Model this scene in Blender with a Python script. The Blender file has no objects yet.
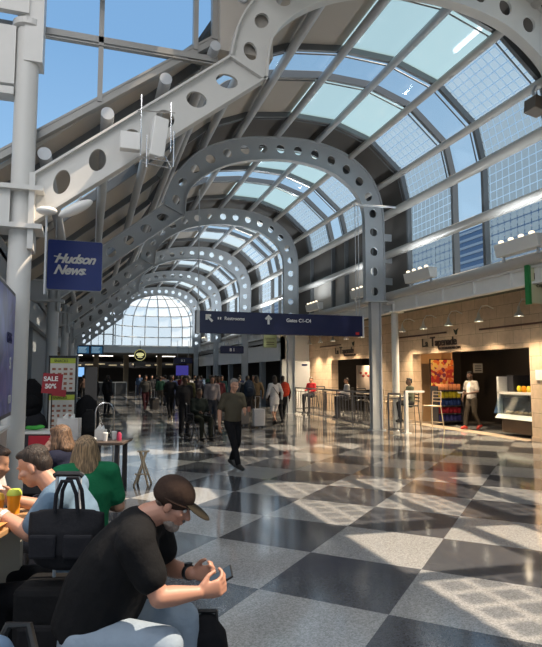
SKY, SUN, EXPO, LAMP, UPL, HALL_FILL = 1.25, 8.5, 0.22, 450, 40, 85
import bpy, math, random
from math import sin, cos, pi, radians, sqrt
from mathutils import Vector, Matrix
random.seed(7)
C = bpy.context.scene.collection
V = Vector
# ------------------------------------------------------------------ materials
def new_mat(name):
    m = bpy.data.materials.new(name); m.use_nodes = True
    n = m.node_tree; n.nodes.clear()
    out = n.nodes.new('ShaderNodeOutputMaterial')
    return m, n, out
def mat(name, col, rough=.6, metal=0.0, var=.06, scale=6.0, bump=0.0, emit=None, es=0, coat=0.0, bscale=None):
    m, n, out = new_mat(name)
    b = n.nodes.new('ShaderNodeBsdfPrincipled')
    tc = n.nodes.new('ShaderNodeTexCoord'); no = n.nodes.new('ShaderNodeTexNoise')
    no.inputs['Scale'].default_value = scale; no.inputs['Detail'].default_value = 4
    n.links.new(tc.outputs['Object'], no.inputs['Vector'])
    mr = n.nodes.new('ShaderNodeMapRange'); mr.inputs['To Min'].default_value = 1-var; mr.inputs['To Max'].default_value = 1+var
    n.links.new(no.outputs['Fac'], mr.inputs['Value'])
    mx = n.nodes.new('ShaderNodeVectorMath'); mx.operation = 'SCALE'; mx.inputs[0].default_value = col[:3]
    n.links.new(mr.outputs[0], mx.inputs['Scale']); n.links.new(mx.outputs[0], b.inputs['Base Color'])
    b.inputs['Roughness'].default_value = rough; b.inputs['Metallic'].default_value = metal
    b.inputs['Coat Weight'].default_value = coat
    if name == 'fabric': b.inputs['Specular IOR Level'].default_value = .15
    if bump:
        n2 = n.nodes.new('ShaderNodeTexNoise'); n2.inputs['Scale'].default_value = bscale or scale; n2.inputs['Detail'].default_value = 3
        n.links.new(tc.outputs['Object'], n2.inputs['Vector'])
        bp = n.nodes.new('ShaderNodeBump'); bp.inputs['Strength'].default_value = bump; bp.inputs['Distance'].default_value = .02
        n.links.new(n2.outputs['Fac'], bp.inputs['Height']); n.links.new(bp.outputs[0], b.inputs['Normal'])
    if emit:
        b.inputs['Emission Color'].default_value = (*emit, 1); b.inputs['Emission Strength'].default_value = es
    n.links.new(b.outputs[0], out.inputs[0])
    m.diffuse_color = (*col[:3], 1)
    return m
def glass_mat(name, tint, gloss=.06, frit=None, cell=.2, line=.2, diff=(.75,.8,.85)):
    """thin architectural glass; frit = share of the printed cells that scatters light"""
    m, n, out = new_mat(name)
    tr = n.nodes.new('ShaderNodeBsdfTransparent'); tr.inputs[0].default_value = (*tint, 1)
    gl = n.nodes.new('ShaderNodeBsdfGlossy'); gl.inputs['Roughness'].default_value = .05
    last = tr
    if frit:
        tl = n.nodes.new('ShaderNodeBsdfTranslucent'); tl.inputs[0].default_value = (*diff, 1)
        mixf = n.nodes.new('ShaderNodeMixShader')
        if cell:
            uv = n.nodes.new('ShaderNodeUVMap'); uv.uv_map = 'UVMap'
            sp = n.nodes.new('ShaderNodeSeparateXYZ'); n.links.new(uv.outputs[0], sp.inputs[0])
            g = []
            for k in range(2):
                d = n.nodes.new('ShaderNodeMath'); d.operation = 'DIVIDE'; d.inputs[1].default_value = cell
                n.links.new(sp.outputs[k], d.inputs[0])
                f = n.nodes.new('ShaderNodeMath'); f.operation = 'FRACT'; n.links.new(d.outputs[0], f.inputs[0])
                c = n.nodes.new('ShaderNodeMath'); c.operation = 'GREATER_THAN'; c.inputs[1].default_value = line
                n.links.new(f.outputs[0], c.inputs[0]); g.append(c)
            mu = n.nodes.new('ShaderNodeMath'); mu.operation = 'MULTIPLY'
            n.links.new(g[0].outputs[0], mu.inputs[0]); n.links.new(g[1].outputs[0], mu.inputs[1])
            m2 = n.nodes.new('ShaderNodeMath'); m2.operation = 'MULTIPLY'; m2.inputs[1].default_value = frit
            n.links.new(mu.outputs[0], m2.inputs[0]); n.links.new(m2.outputs[0], mixf.inputs[0])
        else: mixf.inputs[0].default_value = frit
        n.links.new(tr.outputs[0], mixf.inputs[1]); n.links.new(tl.outputs[0], mixf.inputs[2])
        last = mixf
    mg = n.nodes.new('ShaderNodeMixShader'); mg.inputs[0].default_value = gloss
    n.links.new(last.outputs[0], mg.inputs[1]); n.links.new(gl.outputs[0], mg.inputs[2])
    n.links.new(mg.outputs[0], out.inputs[0])
    return m
def hair_mat(name, col):
    m, n, out = new_mat(name); b = n.nodes.new('ShaderNodeBsdfPrincipled'); tc = n.nodes.new('ShaderNodeTexCoord'); mp = n.nodes.new('ShaderNodeMapping'); mp.inputs['Scale'].default_value = (110,110,9)
    no = n.nodes.new('ShaderNodeTexNoise'); no.inputs['Scale'].default_value = 1; no.inputs['Detail'].default_value = 5; no.inputs['Distortion'].default_value = .6
    n.links.new(tc.outputs['Object'], mp.inputs[0]); n.links.new(mp.outputs[0], no.inputs['Vector'])
    cr = n.nodes.new('ShaderNodeValToRGB'); n.links.new(no.outputs['Fac'], cr.inputs[0]); e = cr.color_ramp.elements
    e[0].position = .36; e[0].color = (*[c*.32 for c in col],1); e[1].position = .66; e[1].color = (*[min(1,c*1.55) for c in col],1)
    n.links.new(cr.outputs[0], b.inputs['Base Color']); b.inputs['Roughness'].default_value = .55
    bp = n.nodes.new('ShaderNodeBump'); bp.inputs['Strength'].default_value = .9; bp.inputs['Distance'].default_value = .01; n.links.new(no.outputs['Fac'], bp.inputs['Height']); n.links.new(bp.outputs[0], b.inputs['Normal'])
    n.links.new(b.outputs[0], out.inputs[0]); return m
def emit_mat(name, col, s):
    m, n, out = new_mat(name)
    e = n.nodes.new('ShaderNodeEmission'); e.inputs[0].default_value = (*col, 1); e.inputs[1].default_value = s
    n.links.new(e.outputs[0], out.inputs[0]); return m

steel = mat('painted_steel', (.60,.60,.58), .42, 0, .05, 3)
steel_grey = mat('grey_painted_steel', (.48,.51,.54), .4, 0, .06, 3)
tube_m = mat('tube_paint', (.48,.46,.43), .35, 0, .05, 4)
frame_m = mat('mullion_metal', (.16,.17,.18), .35, .3, .05, 5)
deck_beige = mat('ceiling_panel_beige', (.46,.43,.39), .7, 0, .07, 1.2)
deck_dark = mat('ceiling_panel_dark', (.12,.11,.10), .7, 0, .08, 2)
wall_white = mat('white_wall_paint', (.55,.57,.59), .6, 0, .04, 2)
wall_grey = mat('grey_wall_paint', (.26,.29,.32), .6, 0, .05, 2)
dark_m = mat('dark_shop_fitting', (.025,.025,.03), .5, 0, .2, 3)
g_clear = glass_mat('clear_glass', (.86,.89,.90))
g_frit = glass_mat('fritted_glass', (.86,.89,.91), frit=.6, cell=.27, line=.24, diff=(.25,.33,.4))
g_frit_dense = glass_mat('dense_fritted_glass', (.86,.89,.91), frit=.93, cell=.21, line=.11, diff=(.13,.20,.28))
g_milk = glass_mat('milky_glass', (.80,.93,.98), frit=.75, cell=None, diff=(.17,.27,.31))
g_milk2 = glass_mat('pale_milky_glass', (.85,.93,.98), frit=.5, cell=None, diff=(.3,.38,.42))
g_roof0 = glass_mat('opal_glass', (.8,.9,1.0), frit=.97, cell=None, diff=(.35,.4,.42))
chrome = mat('chrome', (.75,.76,.78), .18, 1.0, .02)
black_m = mat('black_plastic', (.012,.012,.013), .4, 0, .1)
white_m = mat('white_plastic', (.78,.78,.76), .4, 0, .03)
navy_sign = mat('navy_sign_face', (.006,.010,.055), .35, 0, .04)
white_let = mat('white_lettering', (.82,.82,.8), .5, 0, .01)
# ------------------------------------------------------------------ mesh builder
class MB:
    def __init__(s): s.v = []; s.f = []; s.uv = {}
    def quad(s, a, b, c, d, uv=None):
        i = len(s.v); s.v += [tuple(a), tuple(b), tuple(c), tuple(d)]
        if uv: s.uv[len(s.f)] = uv
        s.f.append((i, i+1, i+2, i+3))
    def box(s, x0, x1, y0, y1, z0, z1):
        s.hexa([(x0,y0,z0),(x1,y0,z0),(x1,y1,z0),(x0,y1,z0),(x0,y0,z1),(x1,y0,z1),(x1,y1,z1),(x0,y1,z1)])
    def hexa(s, p):
        i = len(s.v); s.v += [tuple(q) for q in p]
        for f in ((0,3,2,1),(4,5,6,7),(0,1,5,4),(1,2,6,5),(2,3,7,6),(3,0,4,7)): s.f.append(tuple(i+k for k in f))
    def cbox(s, c, size, rz=0, rx=0, ry=0):
        R = Matrix.Rotation(rz,3,'Z') @ Matrix.Rotation(ry,3,'Y') @ Matrix.Rotation(rx,3,'X'); hx,hy,hz = [q/2 for q in size]
        s.hexa([V(c)+R@V(q) for q in [(-hx,-hy,-hz),(hx,-hy,-hz),(hx,hy,-hz),(-hx,hy,-hz),(-hx,-hy,hz),(hx,-hy,hz),(hx,hy,hz),(-hx,hy,hz)]])
    def bar(s, a, b, w, h, up=(0,0,1)):
        a, b = V(a), V(b); d = (b-a).normalized(); sd = d.cross(V(up))
        if sd.length < 1e-4: sd = d.cross(V((1,0,0)))
        sd.normalize(); u = sd.cross(d); sd = sd*w/2; u = u*h/2
        s.hexa([a-sd-u, a+sd-u, b+sd-u, b-sd-u, a-sd+u, a+sd+u, b+sd+u, b-sd+u])
    def rings(s, rs, cap=True, close=False):
        n = len(rs[0]); i = len(s.v)
        for r in rs: s.v += [tuple(q) for q in r]
        m = len(rs)
        for k in range(m if close else m-1):
            a, b = i+k*n, i+((k+1)%m)*n
            for j in range(n): s.f.append((a+j, a+(j+1)%n, b+(j+1)%n, b+j))
        if cap and not close:
            s.f.append(tuple(i+j for j in reversed(range(n)))); s.f.append(tuple(i+(m-1)*n+j for j in range(n)))
    def tube(s, pts, r, n=10, close=False, cap=True):
        pts = [V(p) for p in pts]; m = len(pts); rs = []; prev = None
        rr = r if isinstance(r, (list, tuple)) else [r]*m
        for k, p in enumerate(pts):
            if close: t = pts[(k+1)%m]-pts[k-1]
            else: t = pts[min(k+1,m-1)]-pts[max(k-1,0)]
            t.normalize()
            if prev is None:
                a = t.cross(V((0,0,1)))
                if a.length < .05: a = t.cross(V((1,0,0)))
            else: a = prev - t*prev.dot(t)
            a.normalize(); prev = a; b = t.cross(a)
            rs.append([p + a*rr[k]*cos(2*pi*j/n) + b*rr[k]*sin(2*pi*j/n) for j in range(n)])
        s.rings(rs, cap, close)
    def lathe(s, c, prof, n=20, axis=(0,0,1)):
        ax = V(axis).normalized(); a = ax.cross(V((1,0,0)))
        if a.length < .1: a = ax.cross(V((0,1,0)))
        a.normalize(); b = ax.cross(a); c = V(c)
        s.rings([[c + ax*z + (a*cos(2*pi*j/n)+b*sin(2*pi*j/n))*max(r,1e-4) for j in range(n)] for r, z in prof])
    def ell(s, c, r, axes=None, n=16, m=10):
        c = V(c); A = axes or (V((1,0,0)),V((0,1,0)),V((0,0,1))); rs = []
        for k in range(m+1):
            t = -pi/2 + pi*k/m; ct = max(cos(t), .02)
            rs.append([c + A[0]*r[0]*ct*cos(2*pi*j/n) + A[1]*r[1]*ct*sin(2*pi*j/n) + A[2]*r[2]*sin(t) for j in range(n)])
        s.rings(rs)
    def cap(s, a, b, ra, rb, n=14):
        a, b = V(a), V(b); d = b-a
        if d.length < 1e-5: return s.ell(a, (ra,ra,ra))
        d.normalize(); x = d.cross(V((0,0,1)))
        if x.length < .05: x = d.cross(V((1,0,0)))
        x.normalize(); y = d.cross(x); rs = []
        def ring(p, r): return [p + x*r*cos(2*pi*j/n) + y*r*sin(2*pi*j/n) for j in range(n)]
        for k in range(5): t = pi/2*k/5; rs.append(ring(a - d*ra*cos(t), max(ra*sin(t), ra*.05)))
        rs.append(ring(a, ra)); rs.append(ring(b, rb))
        for k in range(4, -1, -1): t = pi/2*k/5; rs.append(ring(b + d*rb*cos(t), max(rb*sin(t), rb*.05)))
        s.rings(rs)
    def chain(s, pts, rad, side=(1,0,0), n=20, round_ends=True):
        """elliptical loft along a spine; rad = [(across, deep)]"""
        pts = [V(p) for p in pts]; side = V(side).normalized(); rs = []; m = len(pts)
        T = [(pts[min(k+1,m-1)]-pts[max(k-1,0)]).normalized() for k in range(m)]
        def ring(p, t, rx, ry):
            sd = (side - t*side.dot(t)).normalized(); fr = t.cross(sd)
            return [p + sd*rx*cos(2*pi*j/n) + fr*ry*sin(2*pi*j/n) for j in range(n)]
        if round_ends:
            for k in (.25,.6,.85): h = sqrt(1-k*k); rs.append(ring(pts[0]-T[0]*h*min(rad[0]), T[0], rad[0][0]*k, rad[0][1]*k))
        for p, t, r in zip(pts, T, rad): rs.append(ring(p, t, *r))
        if round_ends:
            for k in (.85,.6,.25): h = sqrt(1-k*k); rs.append(ring(pts[-1]+T[-1]*h*min(rad[-1]), T[-1], rad[-1][0]*k, rad[-1][1]*k))
        s.rings(rs)
    def prism(s, poly, f0, f1):
        """poly: 2-D points; f0/f1 map them to the two faces"""
        n = len(poly); i = len(s.v); s.v += [tuple(f0(*p)) for p in poly] + [tuple(f1(*p)) for p in poly]
        s.f.append(tuple(i+k for k in range(n))); s.f.append(tuple(i+n+k for k in reversed(range(n))))
        for k in range(n): s.f.append((i+k, i+(k+1)%n, i+n+(k+1)%n, i+n+k))
    def mesh(s, name, smooth=False):
        me = bpy.data.meshes.new(name); me.from_pydata(s.v, [], s.f); me.validate(verbose=False) if False else None
        uvl = me.uv_layers.new(name='UVMap')
        for p in me.polygons:
            cu = s.uv.get(p.index)
            nx, ny, nz = [abs(q) for q in p.normal]
            for q, li in enumerate(p.loop_indices):
                if cu: uvl.data[li].uv = cu[q]; continue
                co = me.vertices[me.loops[li].vertex_index].co
                uvl.data[li].uv = (co.y, co.z) if nx >= ny and nx >= nz else ((co.x, co.z) if ny >= nz else (co.x, co.y))
        if smooth:
            me.shade_smooth()
        return me
def link(name, me, m, parent=None, auto=None):
    o = bpy.data.objects.new(name, me); C.objects.link(o)
    if m: me.materials.append(m)
    if parent: o.parent = parent
    return o
def obj(name, mb, m, parent=None, smooth=False, bevel=0):
    me = mb.mesh(name, smooth)
    o = link(name, me, m, parent)
    if smooth:
        try: me.set_sharp_from_angle(angle=radians(40))
        except Exception: pass
    if bevel:
        b = o.modifiers.new('bevel', 'BEVEL'); b.width = bevel; b.segments = 2; b.limit_method = 'ANGLE'
    return o
def tag(o, label, cat, group=None):
    o['label'] = label; o['category'] = cat
    if group: o['group'] = group
    return o
def thing(name, label, cat, loc=(0,0,0), rz=0, group=None):
    o = bpy.data.objects.new(name, None); C.objects.link(o); o.empty_display_size = .1
    o.location = loc; o.rotation_euler = (0,0,rz); return tag(o, label, cat, group)
def struct(name, mb, m, parent=None, smooth=False, label=None):
    o = obj(name, mb, m, parent, smooth)
    if not parent: o['kind'] = 'structure'
    if label: o['label'] = label
    return o
def text(name, body, size, loc, rot, m, parent=None, shear=0, offset=0, extrude=.004, align='LEFT', space=1):
    cu = bpy.data.curves.new(name, 'FONT'); cu.body = body; cu.size = size; cu.shear = shear; cu.offset = offset
    cu.extrude = extrude; cu.align_x = align; cu.space_character = space
    tmp = bpy.data.objects.new(name, cu); C.objects.link(tmp)
    me = bpy.data.meshes.new_from_object(tmp.evaluated_get(bpy.context.evaluated_depsgraph_get()))
    bpy.data.objects.remove(tmp); bpy.data.curves.remove(cu)
    me.materials.clear(); me.materials.append(m); o = bpy.data.objects.new(name, me); C.objects.link(o)
    o.location = loc; o.rotation_euler = rot
    if parent: o.parent = parent
    return o
FRONT = (pi/2, 0, 0)            # lettering facing -Y
SIDE = (pi/2, 0, -pi/2)         # lettering facing -X
def remesh(mb, name, voxel, it=3, post=None):
    me = bpy.data.meshes.new(name); me.from_pydata(mb.v, [], mb.f)
    o = bpy.data.objects.new('tmp', me); C.objects.link(o)
    r = o.modifiers.new('r', 'REMESH'); r.mode = 'VOXEL'; r.voxel_size = voxel
    if it:
        sm = o.modifiers.new('s', 'SMOOTH'); sm.factor = .5; sm.iterations = it
    dg = bpy.context.evaluated_depsgraph_get(); res = bpy.data.meshes.new_from_object(o.evaluated_get(dg))
    bpy.data.objects.remove(o); bpy.data.meshes.remove(me); res.name = name
    if post: post(res)
    res.shade_smooth()
    return res
# ------------------------------------------------------------------ people
def norm(v): return V(v).normalized()
def hand(M, w, d, n, t, curl=(25,35,25), s=1.0, thumb=(.6,.75,.25), spread=.0085):
    """w wrist, d direction of the palm, n the way the palm faces, t towards the thumb"""
    w, d, n, t = V(w), norm(d), norm(n), norm(t)
    M.chain([w, w+d*.035*s, w+d*.075*s, w+d*.09*s], [(.024*s,.017*s),(.034*s,.017*s),(.040*s,.014*s),(.038*s,.012*s)], side=t, n=14)
    L = (.068,.076,.071,.056)
    for k in range(4):
        p = w + d*.088*s + t*(.03-.0200*k)*s; a = 0; q = d + t*(.03-.02*k)*2*spread*30
        q.normalize()
        for seg, c in zip((.45,.32,.23), curl):
            a += radians(c); dr = (q*cos(a) + n*sin(a)).normalized(); e = p + dr*L[k]*seg*1.15*s
            M.cap(p, e, .0092*s, .0084*s, 8); p = e
    p = w + d*.028*s + t*.028*s; dr = norm(d*thumb[0] + t*thumb[1] + n*thumb[2]); e = p + dr*.045*s
    M.cap(p, e, .013*s, .0105*s, 8); dr2 = norm(d*(thumb[0]+.5) + t*(thumb[1]*.3) + n*(thumb[2]+.25)); e2 = e + dr2*.033*s
    M.cap(e, e2, .0105*s, .0085*s, 8)
def head(M, c, f, u, s=1.0, detail=True):
    c, f, u = V(c), norm(f), norm(u); r = f.cross(u).normalized(); u = r.cross(f); A = (r, f, u)
    P = lambda x, y, z: c + (r*x + f*y + u*z)*s
    E = lambda p, q: M.ell(P(*p), [k*s for k in q], A)
    E((0,-.012,.035), (.074,.094,.088)); E((0,.02,-.03), (.06,.072,.082)); E((0,.045,-.085), (.036,.042,.03))
    E((.03,.0,-.06), (.03,.05,.04)); E((-.03,.0,-.06), (.03,.05,.04))
    if detail:
        M.cap(P(0,.085,.012), P(0,.108,-.028), .009*s, .014*s, 8); E((0,.102,-.032), (.018,.012,.01))
        E((0,.082,.028), (.05,.012,.012)); E((0,.09,-.058), (.024,.011,.007)); E((0,.088,-.068), (.02,.011,.007))
        for k in (-1,1):
            E((.076*k,-.008,-.012), (.009,.02,.033)); E((.045*k,.058,-.02), (.022,.026,.02))
def hair_cap(M, c, f, u, s=1.0, long=0, bun=False, bald=0):
    c, f, u = V(c), norm(f), norm(u); r = f.cross(u).normalized(); u = r.cross(f); A = (r, f, u)
    P = lambda x, y, z: c + (r*x + f*y + u*z)*s
    E = lambda p, q: M.ell(P(*p), [k*s for k in q], A)
    E((0,-.022,.052), (.080,.094,.082)); E((0,-.058,.0), (.072,.056,.075))
    for k in (-1,1): E((.060*k,-.03,.035), (.020,.045,.040))
    E((0,.04,.095), (.055,.045,.028))
    if long:
        M.chain([P(0,-.05,.02), P(0,-.075,-.08), P(0,-.085,-.08-long*.5), P(0,-.08,-.08-long)], [(.078*s,.055*s),(.082*s,.045*s),(.088*s,.04*s),(.06*s,.025*s)], side=r)
        for k in (-1,1): M.chain([P(.07*k,-.01,.02), P(.085*k,0,-.07), P(.08*k,.0,-.09-long*.5)], [(.022*s,.04*s),(.022*s,.035*s),(.015*s,.025*s)], side=r)
    if bun: E((0,-.11,.06), (.04,.04,.04))
def torso_pts(J): return [V(J['pelvis']), V(J['waist']), V(J['chest']), V(J['sho'])]
def make_figure(J, voxel=.02, sleeve='short', legs='trousers', long=0, coat=0, fat=1.0, detail=False, haircut=True, smooth=3, hairvox=None, fine=False, bun=False, handfn=None, srad=None, slr=1.0, thigh=1.0, slf=.72):
    """returns {part: mesh}: skin body, shirt, trousers, shoes, hair"""
    out = {}; side = V(J.get('side', (1,0,0))); B = MB()
    hc, hf, hu = V(J['head']), V(J.get('face', (0,1,0))), V(J.get('hup', (0,0,1)))
    head(B, hc, hf, hu, J.get('hs', 1.0), True)
    nk = V(J['neck']); B.cap(nk, hc - norm(hu)*.05 - norm(hf)*.02, .06, .053)
    B.chain([J['pelvis'], J['waist'], J['chest'], J['sho']], [(.13,.09),(.12,.085),(.14,.095),(.13,.07)], side)
    B.cap(J['sho'], nk, .07, .06)
    for k in 'RL':
        sh, el, wr = V(J['sh'+k]), V(J['el'+k]), V(J['wr'+k])
        B.cap(J['sho'], sh, .055, .055); B.cap(sh, el, .048, .04); B.cap(el, el+(wr-el)*.35, .042, .041); B.cap(el+(wr-el)*.35, wr, .041, .027)
        if handfn: handfn(B, k, J)
        else:
            d = norm(V(J.get('hd'+k, wr-el))); n = V(J.get('hn'+k, (-1 if k == 'R' else 1, 0, 0))); t = V(J.get('ht'+k, (0,1,0)))
            n = norm(n - d*n.dot(d)); t = norm(t - d*t.dot(d) - n*t.dot(n))
            hand(B, wr, d, n, t, (18,25,20), s=1.0)
        B.cap(J['hip'+k], J['kn'+k], .075, .05); B.cap(J['kn'+k], J['an'+k], .05, .035)
        an, toe = V(J['an'+k]), V(J['toe'+k]); B.cap(an, toe, .035, .03)
    out['body'] = remesh(B, 'body', voxel if not fine else fine, smooth)
    S = MB(); a = 1.0*fat
    rad = [(.165*a,.125*a),(.16*a,.125*a*(1+.25*(fat-1)*3)),(.185*a,.13*a),(.15,.085)]
    rad = srad or rad
    pts = [V(J['pelvis'])-norm(V(J['waist'])-V(J['pelvis']))*(.03+coat), J['waist'], J['chest'], J['sho']]
    S.chain(pts, rad, side, round_ends=False)
    for k in 'RL':
        sh, el, wr = V(J['sh'+k]), V(J['el'+k]), V(J['wr'+k])
        S.cap(J['sho'], sh, .08*slr, .074*slr)
        if sleeve == 'short': S.cap(sh, sh+(el-sh)*slf, .072*slr, .064*slr)
        elif sleeve == 'long': S.cap(sh, el, .07, .056); S.cap(el, el+(wr-el)*.94, .056, .042)
    S.cap(J['sho'], V(J['sho'])+(nk-V(J['sho']))*.55, .08, .068)
    if coat > .1 and legs != 'trousers':
        pass
    out['shirt'] = remesh(S, 'shirt', voxel, smooth)
    T = MB(); T.chain([V(J['pelvis'])-norm(V(J['waist'])-V(J['pelvis']))*.06, J['pelvis'], V(J['pelvis'])+(V(J['waist'])-V(J['pelvis']))*.35], [(.16*a,.115*a),(.165*a,.12*a),(.155*a,.115*a)], side)
    for k in 'RL':
        T.cap(J['pelvis'], J['hip'+k], .1, .1)
        T.cap(J['hip'+k], J['kn'+k], .1*thigh, .068*thigh)
        if legs == 'trousers': T.cap(J['kn'+k], V(J['an'+k])+(V(J['kn'+k])-V(J['an'+k]))*.08, .068*thigh, .056*thigh)
    out['trousers'] = remesh(T, 'trousers', voxel, smooth)
    for k in 'RL':
        H = MB(); an, toe = V(J['an'+k]), V(J['toe'+k]); d = norm(toe-an); d.z = min(d.z, 0)
        bk = an - V((d.x, d.y, 0)).normalized()*.05 - V((0,0,.03))
        H.cap(bk, toe, .042, .04); H.cap(an, toe-(toe-an)*.4, .048, .045)
        out['shoe'+k] = remesh(H, 'shoe', min(voxel,.015), 2)
    if haircut:
        R = MB(); hair_cap(R, hc, hf, hu, J.get('hs', 1.0)*(1 if long else .96), long, bun); out['hair'] = remesh(R, 'hair', hairvox or min(voxel,.015), 3)
    return out
def stand(bend=0, armR=None, armL=None):
    J = dict(head=(0,.03,1.60), neck=(0,0,1.46), sho=(0,0,1.39), chest=(0,.01,1.25), waist=(0,.01,1.08), pelvis=(0,0,.95))
    for k, x in (('R',1),('L',-1)):
        J['sh'+k] = (.175*x,0,1.39); J['el'+k] = (.235*x,-.03,1.11); J['wr'+k] = (.235*x,.06,.88)
        J['hip'+k] = (.09*x,0,.9); J['kn'+k] = (.1*x,.02,.49); J['an'+k] = (.1*x,-.02,.09); J['toe'+k] = (.12*x,.13,.04)
    return J
def walk(st=.26):
    J = stand()
    J['knR'] = (.09,.14,.5); J['anR'] = (.07,.22,.1); J['toeR'] = (.08,.36,.06)
    J['knL'] = (-.09,.0,.49); J['anL'] = (-.07,-.24,.14); J['toeL'] = (-.08,-.12,.04)
    J['elR'] = (.24,-.12,1.13); J['wrR'] = (.24,-.08,.88); J['elL'] = (-.24,.03,1.12); J['wrL'] = (-.22,.2,.93)
    return J
def sit(seat=.5):
    J = stand(); dz = seat+.09-.95
    for k in ('head','neck','sho','chest','waist','pelvis','shR','shL','elR','elL','wrR','wrL'): J[k] = tuple(V(J[k])+V((0,0,dz)))
    for k, x in (('R',1),('L',-1)):
        J['hip'+k] = (.09*x,.02,seat+.07); J['kn'+k] = (.13*x,.44,seat+.06); J['an'+k] = (.13*x,.42,.09); J['toe'+k] = (.14*x,.57,.04)
        J['el'+k] = (.23*x,.06,seat+.28); J['wr'+k] = (.15*x,.3,seat+.25)
    return J
SK = [(.62,.36,.25),(.42,.22,.14),(.11,.06,.04),(.5,.28,.19)]
_m = {}
def cm(kind, col):
    k = (kind, tuple(col))
    if k not in _m:
        _m[k] = hair_mat('hair', col) if kind == 'hair' else mat(kind, col, {'skin':.5,'hair':.6,'fabric':.85,'shoe':.5}[kind], 0, .12 if kind != 'skin' else .07, 14, bump=.55 if kind == 'fabric' else 0, bscale=13)
    return _m[k]
_fig = {}
def person(label, loc, rz, pose='stand', skin=1, hair=(.03,.02,.015), shirt=(.1,.1,.1), trousers=(.03,.03,.04), shoes=(.02,.02,.02), sleeve='long', legs='trousers', long=0, coat=0, s=.95, group=None, J=None, voxel=.024, **kw):
    key = (pose, sleeve, legs, long, coat)
    if J is None:
        if key not in _fig: _fig[key] = make_figure({'stand':stand,'walk':walk,'sit':sit}[pose](), voxel, sleeve, legs, long, coat)
        ms = _fig[key]
    else: ms = make_figure(J, voxel, sleeve, legs, long, coat, **kw)
    t = thing('person', label, 'person', loc, rz, group); t.scale = (s, s, s)
    for part, me in ms.items():
        part = 'shoes' if part.startswith('shoe') else part; o = bpy.data.objects.new('shoe' if part == 'shoes' else part, me); C.objects.link(o); o.parent = t
        if not me.materials: me.materials.append(None)
        o.material_slots[0].link = 'OBJECT'
        c = {'body':('skin', SK[skin] if isinstance(skin,int) else skin), 'shirt':('fabric',shirt), 'trousers':('fabric',trousers), 'shoes':('shoe',shoes), 'hair':('hair',hair)}[part]
        o.material_slots[0].material = cm(*c)
    return t
# ------------------------------------------------------------------ camera, sky, sun
sc = bpy.context.scene
cam = bpy.data.cameras.new('camera'); co = bpy.data.objects.new('camera', cam); C.objects.link(co)
cam.sensor_fit = 'HORIZONTAL'; cam.sensor_width = 36; cam.lens = 36*565/542; cam.clip_end = 500
co.location = (0,0,1.7); co.rotation_euler = (pi/2+.0895, 0, -radians(17.8)); sc.camera = co
w = bpy.data.worlds.new('sky'); sc.world = w; w.use_nodes = True; n = w.node_tree; n.nodes.clear()
tc = n.nodes.new('ShaderNodeTexCoord'); sp = n.nodes.new('ShaderNodeSeparateXYZ'); n.links.new(tc.outputs['Generated'], sp.inputs[0])
cr = n.nodes.new('ShaderNodeValToRGB'); n.links.new(sp.outputs['Z'], cr.inputs[0])
el = cr.color_ramp.elements; el[0].position = 0; el[0].color = (.68,.76,.82,1); el[1].position = 1; el[1].color = (.17,.29,.46,1)
for p, c in ((.08,(.64,.75,.84,1)), (.22,(.34,.49,.64,1)), (.5,(.21,.35,.52,1))):
    e = el.new(p); e.color = c
bg = n.nodes.new('ShaderNodeBackground'); bg.inputs[1].default_value = SKY; n.links.new(cr.outputs[0], bg.inputs[0])
ow = n.nodes.new('ShaderNodeOutputWorld'); n.links.new(bg.outputs[0], ow.inputs[0])
sl = bpy.data.lights.new('sun', 'SUN'); sl.energy = SUN; sl.color = (1,.80,.60); sl.angle = radians(.4)
so = bpy.data.objects.new('sun', sl); C.objects.link(so); so.location = (12,-3,20)
so.rotation_euler = V((.6,-.14,1)).to_track_quat('Z','Y').to_euler()
sc.view_settings.view_transform = 'Standard'; sc.view_settings.look = 'None'; sc.view_settings.gamma = 1; sc.view_settings.exposure = EXPO
sc.view_settings.use_curve_mapping = False
sc.cycles.transparent_max_bounces = 24; sc.cycles.max_bounces = 8; sc.cycles.sample_clamp_indirect = 6
# ------------------------------------------------------------------ floor
m, n, out = new_mat('terrazzo_checker'); b = n.nodes.new('ShaderNodeBsdfPrincipled')
tc = n.nodes.new('ShaderNodeTexCoord'); mp = n.nodes.new('ShaderNodeMapping'); mp.vector_type = 'TEXTURE'
mp.inputs['Location'].default_value = (2.073,3.724,0); mp.inputs['Rotation'].default_value = (0,0,pi/4); mp.inputs['Scale'].default_value = (1.0487,)*3
n.links.new(tc.outputs['Object'], mp.inputs[0])
sp = n.nodes.new('ShaderNodeSeparateXYZ'); n.links.new(mp.outputs[0], sp.inputs[0])
fl = []
for k in range(2):
    f = n.nodes.new('ShaderNodeMath'); f.operation = 'FLOOR'; n.links.new(sp.outputs[k], f.inputs[0]); fl.append(f)
ad = n.nodes.new('ShaderNodeMath'); n.links.new(fl[0].outputs[0], ad.inputs[0]); n.links.new(fl[1].outputs[0], ad.inputs[1])
md = n.nodes.new('ShaderNodeMath'); md.operation = 'FLOORED_MODULO'; md.inputs[1].default_value = 2; n.links.new(ad.outputs[0], md.inputs[0])
mx = n.nodes.new('ShaderNodeMix'); mx.data_type = 'RGBA'; n.links.new(md.outputs[0], mx.inputs[0])
mx.inputs[6].default_value = (.075,.078,.088,1); mx.inputs[7].default_value = (.315,.315,.31,1)
vo = n.nodes.new('ShaderNodeTexVoronoi'); vo.inputs['Scale'].default_value = 95; n.links.new(tc.outputs['Object'], vo.inputs[0])
mr = n.nodes.new('ShaderNodeMapRange'); mr.inputs[3].default_value = .72; mr.inputs[4].default_value = 1.28
s2 = n.nodes.new('ShaderNodeSeparateColor'); n.links.new(vo.outputs['Color'], s2.inputs[0]); n.links.new(s2.outputs[0], mr.inputs[0])
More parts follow.
